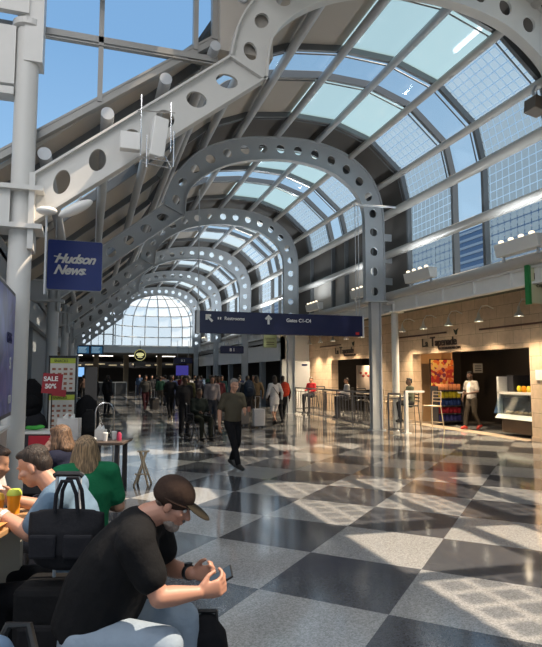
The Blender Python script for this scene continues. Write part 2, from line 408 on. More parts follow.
mv = n.nodes.new('ShaderNodeMix'); mv.data_type = 'RGBA'; mv.blend_type = 'MULTIPLY'; mv.inputs[0].default_value = 1
n.links.new(mx.outputs[2], mv.inputs[6]); n.links.new(mr.outputs[0], mv.inputs[7]); n.links.new(mv.outputs[2], b.inputs['Base Color'])
no = n.nodes.new('ShaderNodeTexNoise'); no.inputs['Scale'].default_value = 1.3; n.links.new(tc.outputs['Object'], no.inputs[0])
m3 = n.nodes.new('ShaderNodeMapRange'); m3.inputs[3].default_value = .06; m3.inputs[4].default_value = .14; n.links.new(no.outputs[0], m3.inputs[0]); n.links.new(m3.outputs[0], b.inputs['Roughness'])
b.inputs['IOR'].default_value = 1.75; n.links.new(b.outputs[0], out.inputs[0]); floor_m = m
F_ = MB(); F_.box(-10,14.5,-6,66,-.2,0); struct('floor', F_, floor_m, label='glossy black and grey diamond checkerboard terrazzo floor')
# ------------------------------------------------------------------ arch ribs
OUT = [(8.70,6.45),(8.62,7.15),(8.28,7.88),(7.62,8.42),(6.95,8.67),(6.2,8.79),(5.3,8.77),(4.3,8.64),(3.5,8.40),(2.82,8.02),(2.35,7.52),(2.03,6.98),(1.90,6.42)]
INN = [(8.08,6.45),(8.02,6.88),(7.75,7.36),(7.28,7.74),(6.80,7.96),(6.12,8.10),(5.35,8.13),(4.5,8.02),(3.8,7.83),(3.22,7.54),(2.76,7.18),(2.50,6.78),(2.43,6.20)]
def cr_(P, t):
    n_ = len(P)-1; k = min(int(t*n_), n_-1); u = t*n_-k
    p = [V(P[max(0,min(n_,k+q))]) for q in (-1,0,1,2)]
    return .5*((2*p[1]) + (p[2]-p[0])*u + (2*p[0]-5*p[1]+4*p[2]-p[3])*u*u + (3*p[1]-p[0]-3*p[2]+p[3])*u**3)
NA = 72
arcO = [cr_(OUT, k/NA) for k in range(NA+1)]; arcI = [cr_(INN, k/NA) for k in range(NA+1)]
legO = [V((8.70,3.95)), V((8.70,6.45))]; legI = [V((8.08,3.95)), V((8.08,6.45))]
DGX = -.86
diaO = [V((1.9,6.42)), V((DGX,4.22))]; diaI = [V((2.43,6.20)), V((DGX,3.62))]
def along(PO, PI):
    """arclength parameterised pair of edges"""
    L = [0]
    for a, b_, c_, d_ in zip(PO, PO[1:], PI, PI[1:]): L.append(L[-1]+((b_-a).length+(d_-c_).length)/2)
    def f(s, t):
        s = max(0, min(L[-1], s)); k = 0
        while k < len(L)-2 and L[k+1] < s: k += 1
        u = (s-L[k])/(L[k+1]-L[k]); o = PO[k].lerp(PO[k+1], u); i_ = PI[k].lerp(PI[k+1], u); return i_.lerp(o, t)
    return f, L[-1]
def web(M, PO, PI, y, th=.05, pitch=.66, r=.135, s0=0, nh=0):
    f, L = along(PO, PI); p = pitch
    if not nh: nh = max(1, round(L/pitch)); p = L/nh
    if s0: M.hexa([(q[0],yy,q[1]) for yy in (y-th/2,y+th/2) for q in (f(0,0),f(s0,0),f(s0,1),f(0,1))]); s1 = s0+nh*p; M.hexa([(q[0],yy,q[1]) for yy in (y-th/2,y+th/2) for q in (f(s1,0),f(L,0),f(L,1),f(s1,1))])
    wd = (f(L/2,1)-f(L/2,0)).length
    if 1:
        pass
    N = 20
    for h in range(nh):
        sc_ = s0+(h+.5)*p; fr = []; ho = []
        for j in range(N):
            a = 2*pi*j/N; cx, cz = cos(a), sin(a)
            # square outline matched to the circle points
            k = 1/max(abs(cx)/(p/2), abs(cz)/(wd/2)); fr.append((cx*k, cz*k)); ho.append((cx*r, cz*r))
        # add the four corners by snapping the nearest direction
        for sx in (-1,1):
            for sz in (-1,1):
                a = math.atan2(sz*wd/2, sx*p/2) % (2*pi); j = round(a/(2*pi)*N) % N; fr[j] = (sx*p/2, sz*wd/2)
        P = lambda q, yy: (lambda c: (c[0], yy, c[1]))(f(sc_+q[0], .5+q[1]/wd))
        for j in range(N):
            k = (j+1) % N
            for yy, fl_ in ((y-th/2,0),(y+th/2,1)):
                q = [P(fr[j],yy), P(fr[k],yy), P(ho[k],yy), P(ho[j],yy)]
                M.quad(*(q if fl_ else q[::-1]))
            M.quad(P(ho[j],y-th/2), P(ho[k],y-th/2), P(ho[k],y+th/2), P(ho[j],y+th/2))
def flange(M, pts, y, wd, off):
    """thin flange following an edge, off = thickness outwards"""
    n_ = len(pts); R = []
    for k in range(n_):
        t = (pts[min(k+1,n_-1)]-pts[max(k-1,0)]).normalized(); nn = V((t.y,-t.x))
        a = pts[k]; b_ = pts[k]+nn*off
        R.append([(a.x,y-wd/2,a.y),(a.x,y+wd/2,a.y),(b_.x,y+wd/2,b_.y),(b_.x,y-wd/2,b_.y)])
    M.rings(R)
AY = [7.9, 15.6, 23.3, 31.0, 38.7, 46.4]
WEBLABEL = 'steel arch rib with round holes, a straight sloping arm on its left'
for k, y in enumerate(AY):
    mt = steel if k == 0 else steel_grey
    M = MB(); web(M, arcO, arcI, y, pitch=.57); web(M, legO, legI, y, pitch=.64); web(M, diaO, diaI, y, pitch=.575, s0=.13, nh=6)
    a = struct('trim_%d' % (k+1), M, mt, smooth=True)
    M = MB(); M.box(8.22,8.56,y-.02,y+.02,0,3.95); M.box(8.22,8.25,y-.1,y+.1,0,3.95); M.box(8.53,8.56,y-.1,y+.1,0,3.95); M.box(8.0,8.78,y-.14,y+.14,3.92,3.98); M.box(8.15,8.63,y-.15,y+.15,0,.03); obj('lower_post', M, mt, a)
    M = MB(); W = .2
    flange(M, arcO, y, W, .03); flange(M, legO, y, W, .03); flange(M, diaO, y, W, .03)
    flange(M, arcI, y, W, -.03); flange(M, legI, y, W, -.03); flange(M, diaI, y, W, -.03)
    M.hexa([(1.9,y-W/2,6.44),(2.46,y-W/2,6.17),(2.46,y+W/2,6.17),(1.9,y+W/2,6.44),(1.88,y-W/2,6.40),(2.43,y-W/2,6.13),(2.43,y+W/2,6.13),(1.88,y+W/2,6.40)])
    obj('flange', M, mt, a)
    if k < 2:
        for z in (4.6,5.3,6.0): M = MB(); M.box(8.7,9.05,y-.02,y+.02,z-.11,z+.11); obj('bracket', M, mt, a)
# left columns
for k, y in enumerate(AY):
    x = -.90 if k == 0 else -.93
    M = MB(); top = 9.4 if k == 0 else 4.4
    M.tube([(x,y,0),(x,y,top)], .145, 24)
    a = struct('trim_%d' % (k+11), M, steel if k == 0 else steel_grey, smooth=True)
    M = MB()
    for z0, z1 in ((3.55,3.62),(4.05,4.12)): M.cbox((x-.1,y,(z0+z1)/2), (.75,.5,.06))
    M.box(x-.9,x-.12,y-.18,y-.14,3.6,4.08); M.box(x-.9,x-.12,y+.14,y+.18,3.6,4.08)
    M.box(x+.1,x+.17,y-.2,y+.2,3.3,4.3)
    obj('collar', M, steel if k == 0 else steel_grey, a)
    if k == 0:
        M = MB()
        M.lathe((x,y,6.3), [(.15,0),(.2,.02),(.2,.1),(.15,.12)], 24)
        M.box(x-.03,x+.2,y-.16,y+.16,5.82,9.4); M.box(x-.9,x+.02,y-.2,y-.1,6.45,7.0)
        M.box(x-.4,x-.14,y-.1,y+.1,5.5,6.3); M.box(x-.8,x-.14,y-.12,y+.12,5.35,5.45)
        M.hexa([(x+.33,y-.1,6.95),(x+.33,y+.1,6.95),(x+1.3,y+.1,7.32),(x+1.3,y-.1,7.32),(x+.33,y-.1,7.1),(x+.33,y+.1,7.1),(x+1.3,y+.1,7.5),(x+1.3,y-.1,7.5)])
        obj('upper_bracket', M, steel, a)
# ------------------------------------------------------------------ purlin tubes along the hall
PUR = [(8.84,4.12,.13),(8.84,5.42,.12),(8.84,6.70,.13),(8.62,7.62,.095),(7.62,8.48,.095),(6.5,8.84,.095),(5.22,8.86,.095),(3.98,8.68,.10),(2.95,8.24,.10),(2.1,7.5,.09),(1.68,6.62,.08),(.95,5.98,.09),(.15,5.34,.09),(-.65,4.66,.09)]
Y1 = 50.0
for k, (x, z, r) in enumerate(PUR):
    y0 = -.5 if k < 6 else 8.0 if k == 6 else 7.95
    M = MB(); M.tube([(x,y0,z),(x,Y1,z)], r, 14)
    struct('trim_%d' % (k+31), M, tube_m if k < 5 else steel_grey, smooth=True)
# ------------------------------------------------------------------ glazing and roof deck
DK = [(9.02,4.12),(9.02,5.42),(9.02,6.72),(8.78,7.74),(7.72,8.64),(6.53,9.02),(5.2,9.05),(3.92,8.87),(2.86,8.42),(1.98,7.66),(1.5,6.82),(.82,6.2),(.04,5.55),(-.78,4.86),(-1.6,4.2)]
sv = [0]
for a, b_ in zip(DK, DK[1:]): sv.append(sv[-1]+sqrt((a[0]-b_[0])**2+(a[1]-b_[1])**2))
def pane(M, i, ya, yb, t0=0, t1=1, inset=.0):
    a, b_ = V(DK[i]), V(DK[i+1]); p, q = a.lerp(b_, t0), a.lerp(b_, t1); s0 = sv[i]+(sv[i+1]-sv[i])*t0; s1 = sv[i]+(sv[i+1]-sv[i])*t1
    M.quad((p.x,ya,p.y),(p.x,yb,p.y),(q.x,yb,q.y),(q.x,ya,q.y), uv=[(ya,s0),(yb,s0),(yb,s1),(ya,s1)])
def solid(M, i, ya, yb, t0=0, t1=1):
    a, b_ = V(DK[i]), V(DK[i+1]); p, q = a.lerp(b_, t0), a.lerp(b_, t1); t = (q-p).normalized(); nn = V((t.y,-t.x))*.06
    if nn.dot(p-V((5,5))) < 0: nn = -nn
    P = [(p.x,ya,p.y),(p.x,yb,p.y),(q.x,yb,q.y),(q.x,ya,q.y)]
    M.hexa(P + [(u[0]+nn.x,u[1],u[2]+nn.y) for u in P])
def rib(M, y, i0, i1, wd=.09, dp=.14):
    for i in range(i0, i1):
        a, b_ = V(DK[i]), V(DK[i+1]); t = (b_-a).normalized(); nn = V((t.y,-t.x))
        if nn.dot(a-V((5,5))) < 0: nn = -nn
        M.bar((a.x-nn.x*dp/2,y,a.y-nn.y*dp/2),(b_.x-nn.x*dp/2,y,b_.y-nn.y*dp/2), wd, dp, up=(0,1,0)) if False else \
        M.hexa([(a.x-nn.x*dp,y-wd/2,a.y-nn.y*dp),(a.x-nn.x*dp,y+wd/2,a.y-nn.y*dp),(b_.x-nn.x*dp,y+wd/2,b_.y-nn.y*dp),(b_.x-nn.x*dp,y-wd/2,b_.y-nn.y*dp),
                (a.x+nn.x*.03,y-wd/2,a.y+nn.y*.03),(a.x+nn.x*.03,y+wd/2,a.y+nn.y*.03),(b_.x+nn.x*.03,y+wd/2,b_.y+nn.y*.03),(b_.x+nn.x*.03,y-wd/2,b_.y+nn.y*.03)])
nwin = 0
ceil_b, ceil_d = MB(), MB()
for kb in range(6):
    y0 = AY[kb]; y1 = AY[kb+1] if kb < 5 else Y1
    seg = [(0,1.0,'s'),(1.0,3.15,'w'),(3.15,4.35,'n'),(4.35,6.55,'w'),(6.55,7.7,'s')]
    if kb == 5: seg = [(0,.9,'s'),(.9,3.6,'w')]
    gf, gc, gm, fr = MB(), MB(), MB(), MB()
    for a, b_, ty in seg:
        for i in range(14):
            ya, yb = y0+a, y0+b_
            if kb == 1 and i < 2:                       # solid infill behind the second bay's wall
                (ceil_d if i == 1 else ceil_b) and solid(ceil_d if i == 1 else gm_wall, i, ya, yb) if False else None
            if kb == 0 and i >= 9: ya = max(ya, 8.3)
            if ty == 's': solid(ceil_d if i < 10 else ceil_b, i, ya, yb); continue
            if kb == 1 and i < 2: solid(ceil_d if i == 1 else ceil_b, i, ya, yb); continue
            if i < 4: pane(gf if ty == 'w' else gc, i, ya, yb)
            elif i < 6: pane(gm if ty == 'w' else gc, i, ya, yb)
            elif i < 10 or i in (11,12):
                if ty == 'w': solid(ceil_b, i, ya, yb)
                else: pane(gc, i, ya, yb)
            else: solid(ceil_b, i, ya, yb)
    for _, b_, ty in seg[:-1]: rib(fr, y0+b_, 0, 14)
    if kb < 5:
        for q in (1.0,3.15,4.35,6.55):                   # handrail-like stiffener pipes beside the ribs
            fr.tube([(DK[j][0]*.985+.05,y0+q+.16,DK[j][1]-.12) for j in range(2,9)], .018, 6)
    nwin += 1
    wn = struct('window_%d' % nwin, fr, frame_m, label='dark transverse roof mullions of the glazed vault')
    obj('fritted_pane', gf, g_frit_dense if kb < 2 else g_frit, wn); obj('clear_pane', gc, g_clear, wn)
    if gm.v: obj('milky_pane', gm, g_milk if kb < 2 else g_milk2, wn)
# bay over the camera; clear panes out of view added to place sun patches
fr, gf, gc, gm = MB(), MB(), MB(), MB()
for ya, yb, ty in ((-.5,.5,'s'),(.5,3.0,'w'),(3.0,3.2,'s'),(3.2,4.42,'n'),(4.42,4.78,'s'),(4.78,7.45,'w'),(7.45,7.9,'s')):
    for i in range(9):
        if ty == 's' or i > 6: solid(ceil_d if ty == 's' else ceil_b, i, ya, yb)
        elif i < 4: pane(gf if ty == 'w' else gc, i, ya, yb)
        elif i == 4: 
            if ty == 'w' and ya > 4:
                pane(gm, i, ya, 6.15); pane(gm, i, 7.4, yb); pane(gc, i, 6.15, 7.4, .55, 1); pane(gm, i, 6.15, 7.4, 0, .55)
            else: pane(gm, i, ya, yb)
        elif i == 5:
            if ty == 'w' and ya > 4: pane(gm, i, ya, 6.15); pane(gc, i, 6.15, 7.4); pane(gm, i, 7.4, yb)
            elif ty == 'w': pane(gc, i, .9, 1.45, .72, 1); pane(gm, i, .9, 1.45, 0, .72); pane(gm, i, ya, .9); pane(gm, i, 1.45, yb)
            else: pane(gm, i, ya, yb)
        elif ty == 'w' and ya < 4: pane(gc, i, .9, 1.45, 0, .33); pane(gm, i, .9, 1.45, .33, 1); pane(gm, i, ya, .9); pane(gm, i, 1.45, 1.9); pane(gc, i, 1.9, 2.75, .2, .95); pane(gm, i, 1.9, 2.75, 0, .2); pane(gm, i, 1.9, 2.75, .95, 1); pane(gm, i, 2.75, yb)  # clear gaps added so sun falls on the seated men
        elif i == 6 and ty == 'n': pane(gc, i, ya, yb, .1, .85); pane(gm, i, ya, yb, 0, .1); pane(gm, i, ya, yb, .85, 1)
        elif i == 6 and ty == 'w': pane(gm, i, ya, 6.9); pane(gc, i, 6.9, yb, 0, .65); pane(gm, i, 6.9, yb, .65, 1)
        else: pane(gm, i, ya, yb)
for q in (.5,3.1,4.5,4.75,7.5): rib(fr, q, 0, 8)
nwin += 1; wn = struct('window_%d' % nwin, fr, frame_m)
obj('fritted_pane', gf, g_frit, wn); obj('clear_pane', gc, g_clear, wn); obj('opal_pane', gm, g_roof0, wn)
struct('ceiling', ceil_b, deck_beige, label='beige solid roof panels between the purlins')
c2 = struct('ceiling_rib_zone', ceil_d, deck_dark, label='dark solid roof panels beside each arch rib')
# flat ceiling and walls of the hall around the camera
M = MB(); M.box(-8,2.6,-6,8.25,9.45,9.6); M.box(2.6,9.2,-6,-.5,9.2,9.35); struct('ceiling_near_hall', M, deck_beige)
M = MB(); M.box(-10,14.5,-6.2,-6,0,1.2); M.box(-10,14.5,-6.2,-6,7.8,9.5); M.box(9.2,14.5,-6.2,-6,1.2,7.8)
for k in range(9): M.box(-10+k*2.4-.08,-10+k*2.4+.08,-6.2,-6,1.2,7.8)
struct('wall_back', M, wall_white)
G = MB(); G.quad((-10,-6.1,1.2),(9.2,-6.1,1.2),(9.2,-6.1,7.8),(-10,-6.1,7.8)); struct('window_20', G, g_clear)  # unseen back glazing, added to let in soft fill from behind
# gable glazing above the left slope
A0, A1 = V((-1.9,4.15)), V((1.72,6.86))
gz = lambda x: A0.y+(x-A0.x)*(A1.y-A0.y)/(A1.x-A0.x)
M = MB(); G = MB(); yg = 8.25
def vb(x, z0, z1, w_=.07): M.box(x-w_/2,x+w_/2,yg-.09,yg+.05,z0,z1)
for x in (-2.0,.04,1.42): vb(x, gz(x), 9.45)
vb(1.72, gz(1.72), 9.45, .1)
M.bar((-2.2,yg,gz(-2.2)),(1.76,yg,gz(1.76)), .14, .1); M.bar((-2.2,yg-.03,gz(-2.2)+.07),(1.76,yg-.03,gz(1.76)+.07), .1, .03)
for z in (6.53,8.6): M.box(-2.2,1.76,yg-.09,yg+.05,z-.045,z+.045); M.box(-2.2,1.76,yg-.11,yg-.03,z-.1,z-.085)
nwin += 1; wn = struct('window_%d' % nwin, M, mat('gable_frame_metal', (.32,.32,.31), .4), label='tall gable glazing above the sloping roof at upper left')
G.quad((-2.2,yg,gz(-2.2)),(1.72,yg,gz(1.72)),(1.72,yg,9.45),(-2.2,yg,9.45)); obj('pane', G, glass_mat('gable_glass', (.72,.85,.98), gloss=.0), wn)
M = MB(); M.box(-8,-2.2,8.15,8.3,3.5,9.5); M.box(1.76,2.6,8.0,8.3,6.6,9.45); struct('wall_gable', M, deck_beige)
# upper right hand wall: beam, soffit; stone wall below
M = MB(); M.box(8.86,9.06,-6,Y1,3.95,4.0); M.box(8.86,9.06,-6,Y1,3.6,3.65); M.box(8.94,8.98,-6,Y1,3.64,3.96)
for y in [q*1.28 for q in range(0,39)]: M.box(8.88,8.95,y-.01,y+.01,3.64,3.96)
struct('trim_60', M, mat('white_beam_paint', (.82,.82,.80), .45), label='white steel edge beam over the shop fronts')
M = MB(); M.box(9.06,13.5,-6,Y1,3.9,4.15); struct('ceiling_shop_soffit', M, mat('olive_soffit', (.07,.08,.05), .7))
m, n, out = new_mat('sandstone_blocks'); b = n.nodes.new('ShaderNodeBsdfPrincipled'); uv = n.nodes.new('ShaderNodeUVMap'); uv.uv_map = 'UVMap'
br = n.nodes.new('ShaderNodeTexBrick'); n.links.new(uv.outputs[0], br.inputs[0]); br.inputs['Scale'].default_value = 1
br.inputs['Brick Width'].default_value = .62; br.inputs['Row Height'].default_value = .36; br.inputs['Mortar Size'].default_value = .004
br.inputs['Color1'].default_value = (.80,.61,.43,1); br.inputs['Color2'].default_value = (.71,.53,.37,1); br.inputs['Mortar'].default_value = (.22,.16,.1,1)
no = n.nodes.new('ShaderNodeTexNoise'); no.inputs['Scale'].default_value = 7; no.inputs['Detail'].default_value = 6
tc = n.nodes.new('ShaderNodeTexCoord'); n.links.new(tc.outputs['Object'], no.inputs[0])
mm = n.nodes.new('ShaderNodeMix'); mm.data_type = 'RGBA'; mm.blend_type = 'MULTIPLY'; mm.inputs[0].default_value = .35
n.links.new(br.outputs[0], mm.inputs[6]); n.links.new(no.outputs[0], mm.inputs[7]); n.links.new(mm.outputs[2], b.inputs['Base Color']); b.inputs['Roughness'].default_value = .7
n.links.new(b.outputs[0], out.inputs[0]); stone = m
M = MB(); WX = 10.8; T_ = .35
# opening A: y 11.9-17.4 ; opening B: y 20.2-24.6
for a, b_ in ((-6,11.85),(17.4,20.4),(24.4,27.2)): M.box(WX,WX+T_,a,b_,0,3.9)
for a, b_, h in ((11.85,17.4,2.40),(20.4,24.4,2.36)): M.box(WX,WX+T_,a,b_,h,3.9)
M.box(WX-.03,WX,17.4,19.9,0,.12); M.box(WX-.03,WX,10,11.85,0,.12)
struct('wall_right', M, stone, label='sandstone block shop wall with two wide openings')
# shop interiors
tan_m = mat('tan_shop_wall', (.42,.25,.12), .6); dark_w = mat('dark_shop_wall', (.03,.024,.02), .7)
M = MB(); M.box(13.9,14.0,10,27.5,0,3.9); M.box(11.15,14,10,10.1,0,3.9); M.box(11.15,14,27.4,27.5,0,3.9); M.box(11.15,14,18.9,19.1,0,3.9)
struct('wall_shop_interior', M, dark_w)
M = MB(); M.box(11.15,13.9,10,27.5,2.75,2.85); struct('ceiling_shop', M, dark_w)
M = MB(); M.box(11.15,12.1,17.55,17.62,0,2.7); M.box(12.1,12.16,17.0,17.62,0,2.7); struct('wall_shop_side', M, tan_m)
M = MB(); M.box(10.6,11.15,11.85,17.4,.0,.012); struct('trim_61', M, mat('threshold_stone', (.42,.34,.26), .4))
# shop fronts further along
M = MB(); M.box(9.3,9.5,27.2,Y1,2.4,3.62); M.box(9.3,11,27.2,27.4,0,3.9)
struct('wall_right_far', M, mat('bright_white_fascia', (.8,.82,.84), .5), label='pale fascia above the dark far shop fronts')
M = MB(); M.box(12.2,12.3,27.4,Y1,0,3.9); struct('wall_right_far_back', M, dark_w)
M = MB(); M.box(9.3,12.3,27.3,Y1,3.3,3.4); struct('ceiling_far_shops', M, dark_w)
M = MB()
for y in (27.3,31,34.8,38.7,42.5,46.4): M.box(9.3,9.6,y-.15,y+.15,0,2.45)
struct('trim_62', M, wall_grey)
M = MB(); M.box(8.9,12.3,15.9,Y1,4.0,4.1)
# left side
M = MB(); M.box(-4.1,-4.0,8.3,Y1,0,3.9); M.box(-4.0,-2.4,22,22.2,0,3.0); struct('wall_left', M, wall_grey)
M = MB(); M.box(-1.9,-1.6,8.3,Y1,3.15,4.3); M.box(-1.65,-1.5,8.3,Y1,3.1,3.2); M.box(-1.85,-1.65,9.4,9.6,0,3.15); M.box(-1.7,-1.6,12.5,12.9,0,3.15); M.box(-1.9,-1.7,19,30,0,3.15)
struct('wall_left_fascia', M, wall_grey)
M = MB(); M.box(-10,-9.9,-6,8.3,0,9.5); struct('wall_left_near', M, wall_white)
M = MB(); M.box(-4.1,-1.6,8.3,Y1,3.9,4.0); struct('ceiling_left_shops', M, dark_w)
# ------------------------------------------------------------------ far end: apse of glass over a dark concession hall
yE = 49.2; G = MB(); M = MB(); cx0 = 5.3; R0 = 3.45
def ap(az, z):
    hgt = max(0, min(1, (z-6.0)/2.75)); rr = R0*sqrt(max(.0, 1-hgt*hgt*.93)); return V((cx0-cos(az)*rr, yE+sin(az)*rr*.75, z))
azs = [pi*k/9 for k in range(10)]; zs = [4.1,5.0,5.95,6.9,7.7,8.35,8.7]
for a, b_ in zip(azs, azs[1:]):
    for z0, z1 in zip(zs, zs[1:]): G.quad(ap(a,z0), ap(b_,z0), ap(b_,z1), ap(a,z1))
for a in azs: M.tube([ap(a,z) for z in (4.1,5,5.95,6.5,6.9,7.3,7.7,8.1,8.35,8.55,8.7)], .045, 6)
for z in zs: M.tube([ap(pi*k/27, z) for k in range(28)], .06 if z < 4.2 else .045, 6)
nwin += 1; apse_m = mat('apse_mullion_paint', (.42,.46,.48), .5); wn = struct('window_%d' % nwin, M, apse_m, smooth=True, label='rounded glass apse with a grid of mullions at the far end')
g_far = glass_mat('far_glass', (.95,.97,.97), frit=.35, cell=None, diff=(.95,.97,.97)); obj('pane', G, g_far, wn)
M = MB(); G = MB(); G.quad((-1.3,yE,4.1),(1.85,yE,4.1),(1.85,yE,6.7),(-1.3,yE,4.5)); obj('pane', G, g_far, wn)
for x in (-.9,.1,1.1,1.85): M.box(x-.05,x+.05,yE-.05,yE+.05,4.0,4.7+max(0,(x+1.3)*.66))
M.box(-1.3,1.85,yE-.05,yE+.05,5.0,5.08); obj('side_frame', M, frame_m, wn)
M = MB()
for (x0,x1) in ((-4,-1.3),): M.box(x0,x1,yE-.1,yE+.1,3.9,5)
P_ = [(8.75,4.1),(8.75,6.5),(8.62,7.3),(8.2,8.0),(7.5,8.5)]
struct('wall_far_upper', M, deck_beige)
M = MB(); M.box(-4.1,12.3,yE-.25,yE,3.5,4.12); M.box(-4.1,12.3,yE-.4,yE-.2,4.0,4.12)
struct('wall_far_fascia', M, mat('far_bulkhead_paint', (.72,.78,.82), .5), label='pale bulkhead band under the far glass')
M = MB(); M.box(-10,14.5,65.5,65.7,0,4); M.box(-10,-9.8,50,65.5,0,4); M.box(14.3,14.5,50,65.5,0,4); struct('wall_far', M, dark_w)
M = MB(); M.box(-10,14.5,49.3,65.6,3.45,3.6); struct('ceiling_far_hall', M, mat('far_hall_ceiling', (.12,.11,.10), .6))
M = MB()
for x in (-2.5,.6,3.2,6.2,9.0): M.box(x-.22,x+.22,53,53.4,0,3.45)
struct('trim_63', M, mat('tan_column', (.35,.27,.18), .6))
# outside: striped office building and apron
M = MB(); M.box(-60,200,-100,160,-6.2,-6.0); struct('ground', M, mat('airport_apron', (.25,.25,.25), .9))
bt = MB(); bt.box(70,95,35,230,-6,30); ob = struct('striped_building', bt, mat('blue_tinted_glass_facade', (.05,.12,.25), .3, .1), label='distant blue glass office block with pale floor bands')
bt = MB()
for k in range(25): z = -5+k*1.42; bt.box(69.8,70.0,35,230,z,z+.5)
for k in range(12): y = 35+k*17; bt.box(69.75,70.0,y-.5,y+.5,-6,30)
obj('floor_band', bt, mat('pale_facade_band', (.28,.36,.46), .5), ob)
# ------------------------------------------------------------------ hanging signs
CY, SY = cos(radians(17.8)), sin(radians(17.8))
def cw(r, d, z=0): return (r*CY+d*SY, -r*SY+d*CY, z)      # right / ahead of the entrance line, turned 17.8 degrees to the hall
RZ = -radians(17.8)
def rbox(M, x0, x1, z0, z1, y0, y1, r=.05):
    """rounded panel in the XZ plane"""
    p = []
    for cx, cz, a0 in ((x1-r,z1-r,0),(x0+r,z1-r,90),(x0+r,z0+r,180),(x1-r,z0+r,270)):
        for k in range(5): a = radians(a0+k*22.5); p.append((cx+r*cos(a), cz+r*sin(a)))
    M.prism(p, lambda x,z: (x,y0,z), lambda x,z: (x,y1,z))
t = thing('shop_sign', 'square blue hanging sign reading Hudson News in white script', 'sign', (-.3,11,3.25))
M = MB(); rbox(M, -.48,.48,0,.92,-.04,.04,.04); obj('sign_panel', M, mat('royal_blue_sign', (.016,.04,.25), .35), t)
M = MB(); rbox(M, -.49,.49,-.01,.93,-.03,.035,.045); obj('sign_rim', M, steel_grey, t)
M = MB(); M.tube([(-.35,0,.9),(-.35,0,2.2)], .012, 6); obj('hanger_rod', M, steel_grey, t); M = MB(); M.tube([(.35,0,.9),(.35,0,2.6)], .012, 6); obj('hanger_rod', M, steel_grey, t)
text('lettering', 'Hudson', .235, (-.36,-.048,.50), FRONT, white_let, t, shear=.42, offset=.009, space=.93)
text('lettering', 'News', .235, (-.37,-.048,.29), FRONT, white_let, t, shear=.42, offset=.009, space=.93)
M = MB(); M.bar((-.37,-.047,.615),(-.22,-.047,.60),.004,.018); M.bar((.08,-.047,.305),(.2,-.047,.305),.004,.018); obj('lettering_stroke', M, white_let, t)
t = thing('direction_sign', 'long navy overhead sign with white arrows for restrooms and gates', 'sign', (4.66,13.5,2.70))
M = MB(); rbox(M, -2.16,2.18,0,.52,-.09,.09,.02); obj('sign_panel', M, navy_sign, t, bevel=.008)
M = MB(); M.box(-2.24,-2.16,-.11,.11,-.02,.54); obj('end_cap', M, steel_grey, t); M = MB(); M.box(2.18,2.22,-.11,.11,-.02,.54); obj('end_cap', M, steel_grey, t)
for x, r_ in ((-2.18,.014),(2.05,.010),(2.14,.010)): M = MB(); M.tube([(x,0,.5),(x,0,3.56)], r_, 6); obj('hanger_rod', M, steel_grey, t)
M = MB(); M.tube([(1.95,0,3.55),(3.3,0,3.6)], .03, 8); obj('hanger_arm', M, steel_grey, t)
def arrow(M, cx, cz, a, L=.2):
    R = lambda x, z: (cx+x*cos(a)-z*sin(a), cz+x*sin(a)+z*cos(a)); w_ = .028
    for P in ([(-w_,-L/2),(w_,-L/2),(w_,L/2-.05),(-w_,L/2-.05)], [(0,L/2),(-.095,L/2-.095),(-.058,L/2-.132),(0,L/2-.074)], [(0,L/2),(.095,L/2-.095),(.058,L/2-.132),(0,L/2-.074)]):
        q = [R(*p) for p in P]; 
        M.prism(q, lambda x,z: (x,-.097,z), lambda x,z: (x,-.09,z))
M = MB(); arrow(M, -1.93,.36,pi/4,.24); obj('arrow', M, white_let, t)
M = MB(); arrow(M, -.42,.36,0,.24); obj('arrow', M, white_let, t)
text('lettering', 'Restrooms', .115, (-1.55,-.097,.32), FRONT, white_let, t, offset=.002)
M = MB(); 
for x in (-1.7,-1.645): M.box(x-.015,x+.015,-.096,-.09,.325,.385)
obj('pictogram', M, white_let, t)
text('lettering', 'Gates C1-C4', .125, (.05,-.097,.315), FRONT, white_let, t, offset=.002)
M = MB(); M.box(1.98,2.08,-.096,-.09,.03,.10); obj('red_mark', M, mat('red_decal', (.4,.01,.01), .5), t)
def small_sign(label, loc, w_, h, body, rod=.8, size=.16, m_=navy_sign, lm=white_let, glow=False):
    t = thing('hanging_sign', label, 'sign', loc)
    M = MB(); rbox(M, -w_/2,w_/2,0,h,-.06,.06,.05); obj('sign_panel', M, m_, t)
    for x in (-w_*.3,w_*.3): M = MB(); M.tube([(x,0,h-.02),(x,0,h+rod)], .014, 6); obj('hanger_rod', M, steel_grey, t)
    if body: text('lettering', body, size, (0,-.068,h*.32), FRONT, lm, t, align='CENTER', offset=.004)
    return t
small_sign('small navy gate sign B1 hanging behind the long overhead sign', (5.42,22,2.52), .95, .3, 'B 1', rod=1.2)
small_sign('small dark hanging sign over the far crowd, left of the gate sign', (6.3,40,2.45), 1.3, .42, 'B 2', rod=1.2, size=.22)
t = small_sign('pair of dark flight information screens high at far left', (0.03,40,3.02), 1.75, .62, '', rod=.8)
M = MB()
for x in (-.43,.43): M.box(x-.36,x+.36,-.075,-.06,.08,.54)
obj('screen', M, emit_mat('flight_screen_glow', (.03,.09,.16), 1.0), t)
for x in (-.43,.43):
    M = MB()
    for k in range(5): M.box(x-.3,x+.22-.05*(k%3),-.079,-.075,.46-k*.08,.485-k*.08)
    obj('text_row', M, emit_mat('screen_text', (.35,.5,.6), .8), t)
t = thing('round_sign', 'round black hanging sign with a pale yellow emblem', 'sign', (3.33,40,3.02))
M = MB(); M.lathe((0,0,0), [(.0,-.05),(.42,-.05),(.42,.05),(0,.05)], 28, axis=(0,1,0)); obj('sign_disc', M, black_m, t)
